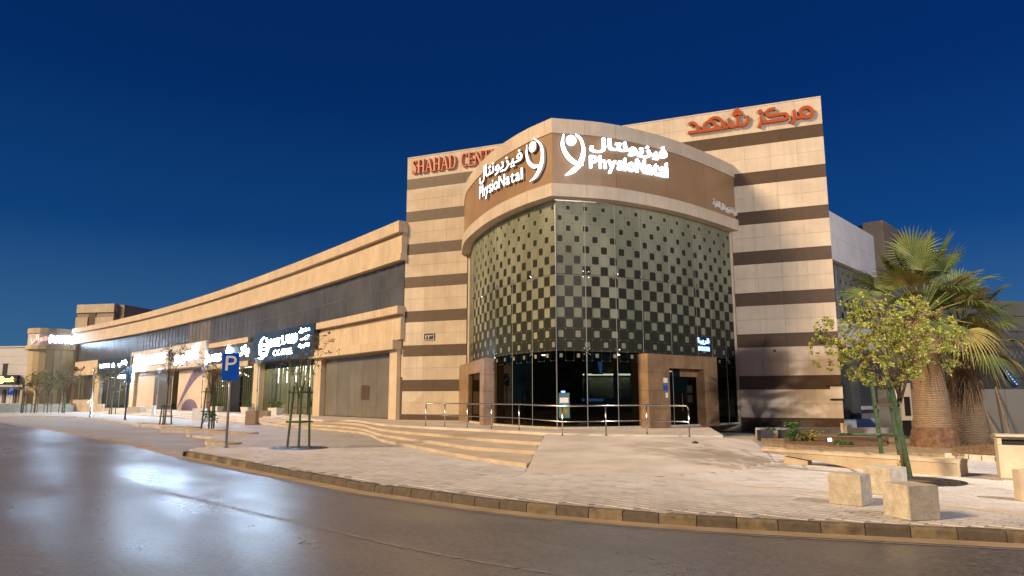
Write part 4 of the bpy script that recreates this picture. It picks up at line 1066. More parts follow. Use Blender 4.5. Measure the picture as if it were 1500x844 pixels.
pc = pa + Vector((-3.5, 0, -.3)); mb = MB(); mb.hexa([pc + Vector((0, 0, -3.2)), pb + Vector((-.4, .1, -.1)), pb + Vector((-.4, .6, -.1)), pc + Vector((0, .6, -3.2)), pc, pa + Vector((-.1, .1, -.1)), pa + Vector((-.1, .6, -.1)), pc + Vector((0, .6, 0))]); mb.build('canopy_side', 'interior', bl)

# ================================================================== SIGNS
# serif capitals on the striped wall, each letter solid
def serif(ch):
    """strokes of a condensed serif capital in a 1 x 1 box: list of (points, widths, smooth)"""
    s = []; T, t_ = .19, .07
    def stem(x, w_=T, a=0, b=1): s.append(([(x, a), (x, b)], w_, 0)); 
    def serifs(x, w_=T, ys=(0, 1)):
        for y in ys: yy = .025 if y == 0 else .975; s.append(([(x - w_ / 2 - .07, yy), (x + w_ / 2 + .07, yy)], .05, 0))
    if ch == 'H': stem(.22); stem(.78); serifs(.22); serifs(.78); s.append(([(.3, .5), (.7, .5)], t_, 0))
    elif ch == 'A': s.append(([(.16, .02), (.5, .98)], t_ + .02, 0)); s.append(([(.84, .02), (.47, 1.0)], T, 0)); s.append(([(.28, .33), (.68, .33)], t_, 0)); serifs(.15, .1, (0,)); serifs(.84, .16, (0,))
    elif ch == 'D': stem(.22); serifs(.2, .16); s.append(([(.25, .965), (.5, .96), (.74, .82), (.82, .5), (.74, .18), (.5, .04), (.25, .035)], [.06, .08, .15, .2, .15, .08, .06], 4))
    elif ch == 'S': s.append(([(.80, .80), (.68, .94), (.48, .97), (.27, .88), (.25, .70), (.48, .54), (.74, .38), (.77, .2), (.60, .05), (.40, .03), (.2, .16)], [.05, .07, .09, .15, .19, .21, .19, .15, .09, .07, .05], 4)); s.append(([(.83, .98), (.80, .72)], [.09, .02], 0)); s.append(([(.16, .02), (.19, .28)], [.09, .02], 0))
    elif ch == 'C': s.append(([(.84, .74), (.74, .93), (.54, .97), (.30, .85), (.2, .5), (.30, .15), (.54, .03), (.74, .07), (.86, .26)], [.05, .07, .08, .16, .2, .16, .08, .07, .05], 4)); s.append(([(.87, .99), (.85, .68)], [.09, .02], 0))
    elif ch == 'E': stem(.27); serifs(.25, .16); s.append(([(.3, .965), (.84, .965)], .07, 0)); s.append(([(.3, .5), (.66, .5)], t_, 0)); s.append(([(.3, .035), (.86, .035)], .07, 0)); s.append(([(.85, .97), (.83, .76)], [.09, .02], 0)); s.append(([(.87, .03), (.85, .25)], [.09, .02], 0)); s.append(([(.67, .6), (.67, .4)], .05, 0))
    elif ch == 'N': stem(.18, t_ + .02); stem(.84, t_ + .02); s.append(([(.16, .98), (.83, .02)], T, 0)); serifs(.18, .1); serifs(.84, .1, (1,))
    elif ch == 'T': stem(.5); serifs(.5, T, (0,)); s.append(([(.08, .96), (.92, .96)], .08, 0)); s.append(([(.1, .99), (.12, .72)], [.09, .02], 0)); s.append(([(.9, .99), (.88, .72)], [.09, .02], 0))
    elif ch == 'R': stem(.22); serifs(.22); s.append(([(.25, .965), (.55, .95), (.72, .75), (.55, .53), (.25, .50)], [.06, .1, .19, .1, .06], 4)); s.append(([(.5, .5), (.85, .03)], T, 0))
    return s
us, zs = on_sl(604.5, 249); zb_, zt_ = on_sl(612, 255)[1], on_sl(612, 235.5)[1]
sh = thing('wall_lettering', 'raised copper red Latin capitals high on the left of the striped wall', 'sign', SL(us, zb_, 0))
u = us; wl = {'S': .62, 'H': .92, 'A': .86, 'D': .86, 'C': .80, 'E': .74, 'N': .90, 'T': .78, 'R': .88}
for ch in 'SHAHAD CENTER':
    if ch == ' ': u += .26; continue
    mb = MB(); wch = wl[ch] * .66
    fs_ = lambda a, b, d, u=u, wch=wch: SL(u + a * wch, zb_ + b * (zt_ - zb_), d)
    # stroke widths are in letter units; normalise to the letter box
    for k, (pts, wd, cv) in enumerate(serif(ch)): ribbon(mb, pts, wd, fs_, .03, .16 - k * .003, curve=cv)
    mb.build('letter', 'red', sh); u += wch - .015
# orange Arabic name traced stroke by stroke
ar = thing('arabic_wall_lettering', 'raised orange Arabic name high on the right end of the striped wall', 'sign', SL(*on_sl(1100, 180), 0))
def zpx(x, y): return on_sl(1000 + x / 7.143, 150 + y / 7.143)
AW = .155
arabic_strokes = {'dal': [([(68, 244), (100, 226), (140, 240), (165, 280), (152, 315)], 0, 4), ([(60, 329), (250, 305), (480, 270)], 0, 0)],
  'heh': [([(240, 303), (228, 265), (252, 225), (288, 210), (325, 222), (347, 262), (340, 292)], 0, 4), ([(285, 200), (312, 180), (352, 172), (395, 188), (422, 232), (410, 280)], 0, 4)],
  'sheen': [([(485, 178), (490, 235), (500, 264), (535, 264), (572, 250), (580, 215), (582, 158)], 0, 3), ([(572, 245), (600, 252), (645, 246), (676, 215), (683, 152)], 0, 3)],
  'zain': [([(820, 150), (826, 215), (800, 272)], 0, 3)],
  'kaf': [([(832, 222), (1000, 200), (1090, 186)], 0, 0), ([(1090, 186), (1098, 150), (1070, 131), (985, 142), (905, 153), (880, 132), (892, 100), (930, 82), (972, 79)], 0, 3)],
  'reh': [([(1166, 92), (1170, 160), (1165, 195), (1138, 232)], 0, 3)],
  'meem': [([(1180, 178), (1245, 166), (1300, 168)], 0, 0)]}
for nm, ss in arabic_strokes.items():
    mb = MB()
    for k, (pts, _, cv) in enumerate(ss): ribbon(mb, [zpx(*p) for p in pts], AW, SL, .03, .20 - .004 * k, curve=cv)
    if nm == 'meem': ribbon(mb, [zpx(1296 + 60 * math.cos(q), 114 + 50 * math.sin(q)) for q in np.linspace(0, 2 * math.pi, 25)[:-1]], .18, SL, .03, .19, closed=True)
    if nm == 'sheen':
        for c in ((572, 95), (549, 131), (600, 128)): disc(mb, zpx(*c), .13, .13, SL, .03, .20)
    if nm == 'zain': disc(mb, zpx(812, 110), .13, .13, SL, .03, .20)
    mb.build('letter', 'orange', ar)

# clinic signs on both sides of the drum fascia: logo figure, Arabic word, Latin word
def drum_uz(path, x, y, o=0.):
    z = 12.3
    for _ in range(6): u_ = path.of_px(x, o, z); p = path.w(u_, o); z = zat(p.x, p.y, y)
    return u_, z
def clinic(path, s, px_logo, px_ar, px_lat, m, label, halo):
    bo = .018 if halo else .008  # bolder strokes put the glare of the bright sign into its shape
    surf = lambda u_, v, d: DR.w(s * u_, d, v)
    c = drum_uz(path, *px_logo[0]); t = thing('clinic_sign', label, 'sign', DR.w(s * c[0], 0, c[1]))
    mb = MB(); disc(mb, drum_uz(path, *px_logo[0]), px_logo[1], px_logo[1] * 1.05, surf, .0, .13); mb.build('logo_head', [m, side_of(m)], t)
    for pts, wd in px_logo[2]:
        mb = MB(); ribbon(mb, [drum_uz(path, *p) for p in pts], wd, surf, .0, .13, curve=4); mb.build('logo_figure', [m, side_of(m)], t)
    (xa, ya0, ya1), (xb, yb0, yb1) = px_ar
    def quad_surf(a, b):
        # rectangle given by its left and right edges in the photograph
        (x0, t0, b0), (x1, t1, b1) = a, b
        u0, z0t = drum_uz(path, x0, t0); _, z0b = drum_uz(path, x0, b0); u1, z1t = drum_uz(path, x1, t1); _, z1b = drum_uz(path, x1, b1)
        return lambda a_, v_, d: surf(u0 + (u1 - u0) * a_, (z0b + (z1b - z0b) * a_) * (1 - v_) + (z0t + (z1t - z0t) * a_) * v_, d)
    Q = quad_surf(*px_ar); lettering(t, 'arabic_word', 'فيزيونتال', m, Q, 0, 1, 0, 1, .0, .12, bo, True)
    Q = quad_surf(*px_lat); words(t, 'PhysioNatal', m, Q, 0, 1, .0, 1, .0, .12, bo)
    return t
# right: glaring white; figure = disc head and two crescents
clinic(DRR, 1, ((835.5, 207), .22, [([(824.5, 198), (823, 213), (829, 228), (839, 238), (853, 243)], [.02, .13, .17, .17, .04]), ([(842, 198), (850, 206), (853.5, 222), (849, 240), (838, 252), (827, 258)], [.02, .08, .14, .22, .18, .02])]),
       ((862, 203, 224), (974, 217, 239)), ((862, 229, 247), (975, 240, 261)), 'led', 'glaring white lit clinic sign with figure logo right of the drum edge', True)
clinic(DRL, -1, ((783, 216), .24, [([(775, 213), (774.5, 227), (778, 239), (786, 245), (795, 242)], [.02, .13, .17, .17, .04]), ([(784, 203), (795, 213), (797.5, 229), (795, 244), (788, 259), (779, 267)], [.02, .12, .17, .24, .18, .02])]),
       ((705.5, 248, 272), (768, 218, 241)), ((705.5, 274, 292), (768, 246, 263)), 'led_dim', 'softly lit white clinic sign with figure logo left of the drum edge', False)
sl_ = thing('small_fascia_lettering', 'small white Arabic line at the lower right end of the drum fascia', 'sign', DRR.w(DRR.of_px(1065, 0, 11.5), 0, 11.4))
def fsurf(a, b, path, s):
    u0, zt0_ = drum_uz(path, a[0], a[1]); _, zb0_ = drum_uz(path, a[0], a[2]); u1, zt1_ = drum_uz(path, b[0], b[1]); _, zb1_ = drum_uz(path, b[0], b[2])
    return lambda a_, v_, d: DR.w(s * (u0 + (u1 - u0) * a_), d, (zb0_ + (zb1_ - zb0_) * a_) * (1 - v_) + (zt0_ + (zt1_ - zt0_) * a_) * v_)
lettering(sl_, 'arabic_word', 'شركة فيزيونتال الطبية', 'white_letter', fsurf((1044, 291, 303), (1082.5, 308, 319), DRR, 1), 0, 1, 0, 1, -.03, .05, .015, True)
# blue glowing word inside the glass, and leaning poster board behind the ground-floor pane
bn_ = thing('window_neon', 'small blue neon word glowing behind the drum glass above the right portal', 'sign', DRR.w(DRR.of_px(1031, GO - .2, 4.3), GO - .2, 4.2))
def gsurf(o): return lambda u_, v, d: DR.w(u_, o + d, v)
u0 = DRR.of_px(1022, GO, 4.2); u1 = DRR.of_px(1038.5, GO, 4.2)
lettering(bn_, 'arabic_word', 'قريبا', 'led_blue', gsurf(GO + .01), u0, u1, 4.28, 4.62, 0, .03, .03, True)
lettering(bn_, 'latin_word', 'soon', 'led_blue', gsurf(GO + .01), u0, u1, 3.98, 4.2, 0, .03, .03)
po = thing('poster_board', 'green blue poster stand behind the drum glass near the front edge', 'poster', DRR.w(DRR.of_px(826, GO - .3, 1.5), GO - .3, TZ))
u0, u1 = DRR.of_px(818, GO - .02, 1.4), DRR.of_px(834, GO - .02, 1.4)
mb = MB(); q = gsurf(GO + .006); plate(mb, u0, u1, .86, 1.92, q, 0, .02); mb.build('board', 'poster', po)
mb = MB(); plate(mb, u0 + .05, u1 - .05, 1.5, 1.72, q, .021, .024); mb.build('print_block', 'white_letter', po)
mb = MB(); plate(mb, u0 + .06, u1 - .06, 1.0, 1.25, q, .021, .024); mb.build('print_block', 'plant_yellow', po)
mb = MB(); plate(mb, u0 + .12, u1 - .2, 1.94, 2.0, q, 0, .03); mb.build('clip_lamp', 'led_blue', po)
# reception seen dimly inside
rc = thing('reception_counter', 'dark reception counter with screen seen through the ground floor glass', 'counter', (4.4, 33.2, TZ + .06))
mb = MB(); mb.hexa([(2.9, 33.4, .46), (6.3, 34.2, .46), (6.2, 34.9, .46), (2.8, 34.1, .46), (2.9, 33.4, 1.5), (6.3, 34.2, 1.5), (6.2, 34.9, 1.5), (2.8, 34.1, 1.5)]); mb.build('counter_body', 'dark_metal', rc, .02)
mb = MB(); mb.box(3.3, 4.3, 33.5, 33.56, 1.56, 1.68); mb.build('monitor', 'screen', rc)
mb = MB(); mb.box(3.6, 6.1, 36.3, 36.5, 1.7, 2.75); mb.build('lit_back_panel', 'beige_int', rc)
mb = MB(); mb.box(3.6, 6.1, 35.9, 36.0, 2.85, 2.93); mb.build('ceiling_tube', 'tube', rc)
for x_, y_ in ((1.5, 33.5), (.2, 36), (5, 33.2), (8, 35.2)): mb = MB(); mb.lathe([(.09, 3.70), (.09, 3.745)], (x_, y_, 0), 10); mb.build('added_fill_lamp', 'fill_glow', cb)  # added lamps that lift and warm the dark interior
tv = thing('wall_screen', 'small hanging blue white screen inside the drum ground floor', 'screen', (3.95, 33, 3.1))
mb = MB(); mb.box(3.75, 4.25, 33.0, 33.08, 2.8, 3.4); mb.build('casing', 'black', tv); mb = MB(); mb.add([(4.0, 32.985, 3.38), (4.22, 32.985, 3.38), (4.2, 32.985, 2.86), (4.1, 32.985, 2.84)], [(3, 2, 1, 0)]); mb.build('display', 'screen', tv)

# shop signs on the wing
def shop_sign(label, xa, xb, z0, z1, o0, o1, m, trim=None):
    """box sign: xa is its far (left) end, xb its near (right) end; surface u runs left to right"""
    sa, sb = sx(xa, (z0 + z1) / 2, o1), sx(xb, (z0 + z1) / 2, o1)
    t = thing('shop_sign', label, 'sign', WG.w((sa + sb) / 2, o1, z0)); pbo('sign_box', m, t, WG, sb, sa, z0, z1, o0, o1)
    W_ = sa - sb; Hh = z1 - z0
    return t, (lambda a, v, d: WG.w(sa - W_ * a, o1 + d, z0 + Hh * v)), W_, Hh
t, S, W_, H_ = shop_sign('navy coffee shop sign with round emblem and glowing white letters', 370, 459.5, 4.92, 7.50, -.5, .55, 'navy')
mb = MB(); ribbon(mb, [(.225 + .072 * math.cos(q), .50 + .33 * math.sin(q)) for q in np.linspace(0, 2 * math.pi, 25)[:-1]], .028, S, .02, .10, closed=True); mb.build('emblem_ring', ['led_shop', 'letter_side'], t)
mb = MB(); ribbon(mb, [(.17, .52), (.2, .6), (.24, .55), (.27, .62), (.28, .45), (.24, .40), (.2, .44)], .035, S, .02, .09, curve=2); ribbon(mb, [(.26, .75), (.30, .66), (.30, .42)], .03, S, .02, .088); mb.build('emblem_figure', ['led_shop', 'letter_side'], t)
mb = MB(); disc(mb, (.225, .24), .03, .07, S, .02, .05, 10); mb.build('emblem_mark', ['led_shop', 'letter_side'], t)
words(t, 'BOX', 'led_shop', S, .335, .50, .47, .73, .02, .10, .03); words(t, 'LAND', 'led_shop', S, .53, .77, .50, .78, .02, .10, .03)
words(t, 'COFFEE', 'led', S, .39, .70, .16, .34, .02, .08, .0)
for i, s_ in enumerate(('صندوق', 'أرض', 'القهوة')): lettering(t, 'arabic_word', s_, 'led_shop', S, .80 + .02 * (i == 1), .945, .76 - .235 * i, .90 - .235 * i, .02, .08, .02, True)
t, S, W_, H_ = shop_sign('slate shop sign with a glowing white triangle between its words', 302, 370, 5.24, 6.98, -.5, .30, 'slate')
words(t, 'PLATES', 'led_shop', S, .03, .36, .18, .60, .02, .10, .03)
mb = MB(); v = [S(a, b, d) for d in (.02, .10) for a, b in ((.44, .48), (.57, .48), (.505, .93))]; mb.add(v, [(0, 1, 2), (5, 4, 3), (0, 3, 4, 1), (1, 4, 5, 2), (2, 5, 3, 0)]); mb.build('triangle_mark', 'led_shop', t)
lettering(t, 'arabic_word', 'باتى', 'led_shop', S, .64, .95, .2, .85, .02, .10, .03, True)
t, S, W_, H_ = shop_sign('long white shop sign with glowing words and a green and blue loop emblem', 191.5, 300.5, 5.2, 7.85, -.5, .75, 'white_box')
words(t, 'AVENUE', 'led_shop', S, .24, .51, .30, .74, .02, .12, .05)
lettering(t, 'arabic_word', 'آفنيو', 'led_shop', S, .63, .95, .12, .92, .02, .12, .04, True)
for i in range(2): lettering(t, 'arabic_word', ('مركز', 'تجميل')[i], 'led_shop', S, .055, .22, .58 - .30 * i, .88 - .30 * i, .02, .1, .05, True)
mb = MB(); plate(mb, .05, .225, .1, .2, S, .02, .1); mb.build('underline_bar', 'led_shop', t)
mb = MB(); plate(mb, .012, .035, .35, .8, S, .005, .03); mb.build('dark_motif', 'black', t)
for pts, m_ in (([(.555, .82), (.553, .5), (.572, .32), (.597, .5), (.6, .7)], 'black'), ([(.572, .88), (.57, .6), (.578, .5)], 'plant_yellow'), ([(.583, .72), (.585, .5), (.58, .42)], 'sign_blue')):
    mb = MB(); ribbon(mb, pts, .012, S, .02, .07, curve=3); mb.build('emblem_stroke', m_, t)
lettering(t, 'arabic_word', 'تجميل', 'purple', S, .53, .61, .12, .24, .01, .04, .02, True)
t, S, W_, H_ = shop_sign('dark blue shop sign with small white glowing words near the wing end', 146, 191, 5.35, 7.46, -.5, .45, 'navy')
words(t, 'PATCHI', 'led', S, .02, .34, .4, .66, .02, .08, .03); words(t, '&', 'led', S, .42, .52, .36, .66, .02, .08, .02); lettering(t, 'arabic_word', 'باتشي', 'led', S, .62, .9, .34, .8, .02, .08, .03, True)
t = thing('shop_sign', 'dark Arabic letters on the cream block at the far end of the wing', 'sign', WG.w(sx(115, 6), .6, 6)); sa, sb = sx(108.5, 6.3, .55), sx(124, 6.3, .55)
S = lambda a, v, d: WG.w(sa + (sb - sa) * a, .55 + d, 6.0 + .75 * v)
lettering(t, 'arabic_word', 'طلة', 'black', S, .0, .55, 0, 1, .01, .07, .03, True); lettering(t, 'arabic_word', 'في', 'black', S, .66, 1, 0, 1, .01, .07, .03, True)
t = thing('shop_sign', 'red glowing Arabic word beside white glare on the far end drum', 'sign', (EC.x, EC.y - ER, 10.5))
ES = lambda a, v, d: Vector((EC.x + (ER + .06 + d) * math.cos(a), EC.y + (ER + .06 + d) * math.sin(a), v))
lettering(t, 'arabic_word', 'دوالي', 'led_red', ES, R(243), R(287), 10.6, 12.0, .02, .12, .04, True); lettering(t, 'latin_word', 'DAWALI', 'led_shop', ES, R(292), R(352), 10.75, 11.9, .02, .12, .08)
t = thing('shop_sign', 'yellow green glowing sign on the dark band of the far white building', 'sign', S3(wu(14), 5, .7))
lettering(t, 'latin_word', 'cafe', 'led_yellow', lambda a, v, d: S3(a, v, .7 + d), wu(11), wu(27), 5.2, 6.2, .01, .1, .04)
mb = MB(); disc(mb, (wu(6.5), 5.6), .75, .75, lambda a, v, d: S3(a, v, .7 + d), .01, .2); mb.build('round_emblem', ['led_yellow', 'letter_side'], t)

# ================================================================== STREET FURNITURE
def mat_at(p, a=0., s=1.): return Matrix.Translation(Vector(p)) @ Matrix.Rotation(a, 4, 'Z') @ Matrix.Diagonal((s, s, s, 1))
def place(build, name, label, cat, p, a=0., group=None, s=1.):
    """thing built in its own coordinates, then set on the ground"""
    t = thing(name, label, cat, (0, 0, 0), group); build(t); t.matrix_basis = mat_at(p, a, s); return t
def copy_thing(src, label, p, a=0., s=1.):
    o = src.copy(); COL.objects.link(o); o.matrix_basis = mat_at(p, a, s); o['label'] = label
    for ch in src.children:
        c = ch.copy(); COL.objects.link(c); c.parent = o
        for g in ch.children: d = g.copy(); COL.objects.link(d); d.parent = c
    return o
# parking sign
def b_parking(t):
    mb = MB(); mb.tube([(0, 0, 0), (0, 0, 3.1)], .042, 10); mb.smooth = True; mb.build('pole', 'grey_metal', t)
    mb = MB(); mb.lathe([(.09, 0), (.09, .03), (.05, .05), (.05, .14)], (0, 0, 0), 10); mb.build('base_collar', 'grey_metal', t)
    w_, z0, z1 = .29, 2.30, 3.26
    bm_ = MB(); bm_.box(-w_, w_, -.075, -.05, z0, z1); pl_ = bm_.build('sign_plate', 'sign_blue', t, .012)
    S = lambda a, v, d: Vector((a, -.0755 - d, v))
    mb = MB(); ribbon(mb, [(-.13, z0 + .34), (-.13, z1 - .12)], .085, S, 0, .004); ribbon(mb, [(-.13, z1 - .145), (.03, z1 - .145), (.12, z1 - .18), (.15, z1 - .26), (.12, z1 - .345), (.03, z1 - .385), (-.13, z1 - .385)], .078, S, 0, .005, curve=3); mb.build('printed_letter', 'white_letter', pl_)
    for z in (z0 + .2, z1 - .2): mb = MB(); mb.box(-.06, .06, -.05, .06, z - .02, z + .02); mb.build('bracket', 'grey_metal', t)
place(b_parking, 'parking_sign', 'blue parking sign with white letter on a grey pole near the kerb', 'sign', G(331, 656), R(12))
p = G(12.5, 603.5); s_ = place(b_parking, 'parking_sign', 'small distant blue parking sign at the far left edge', 'sign', p, R(35), s=.98)

# slim street lamps with inverted cone heads
def b_lamp(t):
    mb = MB(); mb.lathe([(.13, 0), (.13, .06), (.07, .10), (.062, 1.0), (.048, 1.02), (.045, 4.55)], n=10); mb.smooth = True; mb.build('pole', 'grey_metal', t)
    mb = MB(); mb.lathe([(.06, 4.52), (.07, 4.62), (.10, 4.70)], n=12); mb.build('neck', 'grey_metal', t)
    mb = MB(); mb.lathe([(.10, 4.70), (.36, 5.12)], n=12); h_ = mb.build('lamp_head', 'lamp_glass', t)
    for k in range(4): q = k * math.pi / 2; mb = MB(); mb.tube([(.11 * math.cos(q), .11 * math.sin(q), 4.70), (.375 * math.cos(q), .375 * math.sin(q), 5.13)], .014, 5); mb.build('rib', 'grey_metal', t)
    mb = MB(); mb.lathe([(.42, 5.12), (.43, 5.16), (.30, 5.20), (.05, 5.23)], n=14); mb.build('cap', 'grey_metal', t)
    mb = MB(); mb.tube([(.0, -.06, 2.4), (.0, -.16, 2.4)], .05, 6); mb.build('junction_box', 'dark_metal', t)
lampg = 'cone headed street lamps along the shop wing'
lamp0 = place(b_lamp, 'street_lamp', 'cone headed street lamp below the navy coffee shop sign', 'street lamp', G(379.5, 613.5), 0, lampg)
def lamp_at(x, ytop, label):
    # stand it where a 5.16 m lamp reaches row ytop
    lo, hi = 30., 140.
    for _ in range(40):
        m_ = (lo + hi) / 2; z_ = zat(0, m_, ytop)
        if z_ < 5.16: lo = m_
        else: hi = m_
    Y = (lo + hi) / 2; X = (x - 750) / F * (Y * _c)
    return copy_thing(lamp0, label, (X, Y, 0))
z_ = zat(0, 64, 526)
lamp0.matrix_basis = mat_at((*(G(379.5, 526, 5.16).xy), 0))
for x, y, l in ((298.5, 535.5, 'cone headed street lamp between the white sign and the parking sign'), (233.5, 541, 'cone headed street lamp in front of the white shop sign'), (94.6, 552, 'cone headed street lamp in front of the far end drum'), (47, 554.5, 'cone headed street lamp at the left edge of the end drum'), (21.6, 555.5, 'cone headed street lamp before the far white building')):
    q = G(x, y, 5.16); copy_thing(lamp0, l, (q.x, q.y, 0))
# plain poles by the lay-by
def b_pole(t):
    mb = MB(); mb.lathe([(.16, 0), (.16, .05), (.085, .08), (.075, 4.2), (.12, 4.25), (.10, 4.4), (.02, 4.45)], n=10); mb.smooth = True; mb.build('post', 'steel', t)
    mb = MB(); mb.tube([(0, 0, 4.32), (.35, .0, 4.42)], .04, 6); mb.build('arm', 'grey_metal', t)
place(b_pole, 'steel_post', 'bright steel post at the lay-by edge lit blue white', 'post', G(132, 611), 0)
def b_pole2(t):
    mb = MB(); mb.lathe([(.14, 0), (.14, .05), (.07, .08), (.07, 4.0), (.02, 4.02)], n=10); mb.build('post', 'navy', t)
    mb = MB(); mb.box(-.02, .02, -.3, .3, 3.0, 4.3); mb.build('blade', 'navy', t)
place(b_pole2, 'sign_post', 'dark sign post seen edge on before the blue lit shop', 'post', G(183, 615), R(-18))

# handrail along the terrace edge, left run bends back
hr = thing('handrail', 'stainless steel two rail handrail in front of the glass drum', 'handrail', G(824, 639, .36))
rail_px = [(623.5, 624.5, TZ), (651.5, 625, TZ), (684.5, 626.5, TZ), (720, 628.2, TZ), (760.5, 630.5, TZ), (824, 639, .36), (888, 638, .38), (948, 636.5, .39), (1010, 639.5, .37)]
rp_ = [G(*q) for q in rail_px]
for i, p in enumerate(rp_):
    mb = MB(); mb.tube([p + Vector((0, 0, -.02)), p + Vector((0, 0, 1.04 if 0 < i < len(rp_) - 1 else .98))], .024, 8); mb.smooth = True; po_ = mb.build('post', 'steel', hr)
    mb = MB(); mb.lathe([(.07, 0), (.07, .015), (.03, .02)], p, 8); mb.build('base_plate', 'steel', po_)
for h_, r_ in ((1.05, .028), (.50, .02)):
    mb = MB(); pts = [p + Vector((0, 0, h_)) for p in rp_]
    if h_ > 1: pts = [rp_[0] + Vector((0, 0, .9)), rp_[0].lerp(rp_[1], .02) + Vector((0, 0, 1.0)), rp_[0].lerp(rp_[1], .08) + Vector((0, 0, 1.05))] + pts[1:-1] + [rp_[-2].lerp(rp_[-1], .95) + Vector((0, 0, 1.05)), rp_[-2].lerp(rp_[-1], .99) + Vector((0, 0, 1.0)), rp_[-1] + Vector((0, 0, .9))]
    mb.tube(pts, r_, 8); mb.smooth = True; mb.build('rail', 'steel', hr)

# concrete cube seats
def cube_seat(label, A_, B_, C_):
    """A_ left, B_ front, C_ right bottom corners on the ground"""
    ang = math.atan2(B_.y - A_.y, B_.x - A_.x); s1 = (B_ - A_).length
    e1 = Vector((math.cos(ang), math.sin(ang), 0)); e2 = Vector((-e1.y, e1.x, 0)); c = B_ - e1 * .25 + e2 * .25
    bm_ = bmesh.new(); bmesh.ops.create_cube(bm_, size=1); bmesh.ops.scale(bm_, vec=(.5, .5, .47), verts=bm_.verts); bmesh.ops.bevel(bm_, geom=bm_.edges[:], offset=.014, segments=2, affect='EDGES', profile=.5)
    rj = random.Random(len(label))
    for v in bm_.verts: v.co += Vector((rj.uniform(-.003, .003), rj.uniform(-.003, .003), rj.uniform(-.003, .003)))
    me = bpy.data.meshes.new('cube_seat'); bm_.to_mesh(me); bm_.free(); me.materials.append(M['concrete'])
    o = bpy.data.objects.new('concrete_block', me); reg(o, None, Matrix.Translation(c + Vector((0, 0, .235))) @ Matrix.Rotation(ang, 4, 'Z')); tag(o, label, 'concrete block', 'concrete cube seats on the corner pavement')
cube_seat('nearest concrete cube, in front of the young tree', G(1295.6, 755.4), G(1333.4, 763.8), G(1362, 762.4))
cube_seat('leftmost concrete cube of the three on the pavement', G(1220.9, 738.6), G(1263.4, 742.8), G(1271.8, 740.9))
cube_seat('concrete cube farthest back, beside the tree pit', G(1271.3, 722.7), G(1306, 727), G(1314, 724))

# long tapering concrete bench
be = thing('concrete_bench', 'long tapering concrete bench wall behind the cube blocks', 'bench', G(1402, 702))
a = G(1117, 656.5, .36); b = G(1402, 674, .36); d_ = (b - a).normalized(); nb_ = Vector((d_.y, -d_.x, 0)); nb_ = nb_ if nb_.y > 0 else -nb_
Lb = (b - a).length; mb = MB(); n = 12; v = []
for i in range(n + 1):
    t_ = i / n; p = a.lerp(b, t_); wd = .10 + .42 * min(1, t_ * 2.2); zb_ = .26 * max(0, 1 - t_ * 2.0) ** .8
    fr = p + Vector((0, 0, 0)); bk = p + nb_ * wd
    v += [(*(fr + nb_ * .05)[:2], zb_), (*bk[:2], zb_), (*bk[:2], .28), (*(bk + nb_ * .03)[:2], .29), (*(bk + nb_ * .03)[:2], .36), (*(fr - nb_ * .03)[:2], .36), (*(fr - nb_ * .03)[:2], .29), (*fr[:2], .275)]
f = [(8 * i + j, 8 * i + 8 + j, 8 * i + 8 + (j + 1) % 8, 8 * i + (j + 1) % 8) for i in range(n) for j in range(8)] + [tuple(range(8)), tuple(range(8 * n, 8 * n + 8))[::-1]]
mb.add(v, f); bo = mb.build('bench_body', 'bench', be); bm_ = bmesh.new(); bm_.from_mesh(bo.data); bmesh.ops.recalc_face_normals(bm_, faces=bm_.faces[:]); bm_.to_mesh(bo.data); bm_.free()
p = a.lerp(b, .16) + nb_ * .12; mb = MB(); e = d_ * .22; mb.hexa([(*(p - e)[:2], 0), (*(p + e * 2)[:2], 0), (*(p + e * 2 + nb_ * .2)[:2], 0), (*(p - e + nb_ * .2)[:2], 0), (*(p - e)[:2], .17), (*(p + e * 2)[:2], .10), (*(p + e * 2 + nb_ * .2)[:2], .10), (*(p - e + nb_ * .2)[:2], .17)]); mb.build('bench_foot', 'bench', be)

# square concrete litter bin, and the thin post cut by the frame
lb = thing('litter_bin', 'square cream concrete litter bin with steel rimmed opening at right edge', 'litter bin', G(1490, 707))
q = G(1466.5, 704.5); ang = R(-30); c_ = Matrix.Translation(q) @ Matrix.Rotation(ang, 4, 'Z')
def lbx(name, m, x0, x1, y0, y1, z0, z1, bev=0):
    mb = MB(); mb.box(x0, x1, y0, y1, z0, z1); o = mb.build(name, m, lb, bev); o.matrix_basis = c_; return o
lbx('bin_base', 'concrete', .03, .77, .03, .77, 0, .05); lbx('bin_body', 'bench', 0, .8, 0, .8, .05, .72, .012)
lbx('rim_post', 'bench', 0, .08, 0, .8, .721, .86, .01); lbx('rim_post', 'bench', .72, .8, 0, .8, .721, .86, .01)
lbx('bin_liner', 'black', .09, .71, .05, .75, .722, .80); lbx('rim', 'steel', .0, .8, 0, .03, .861, .88); lbx('bin_lid', 'bench', -.01, .81, .04, .81, .882, .92, .01)
mb = MB(); q = G(1497.5, 735); mb.prism([(q.x, q.y), (q.x + .25, q.y - .05), (q.x + .3, q.y + .2), (q.x + .03, q.y + .22)], 0, .5); tag(mb.build('concrete_bollard', 'bench', None, .012), 'low tan concrete block cut off by the right edge', 'bollard')

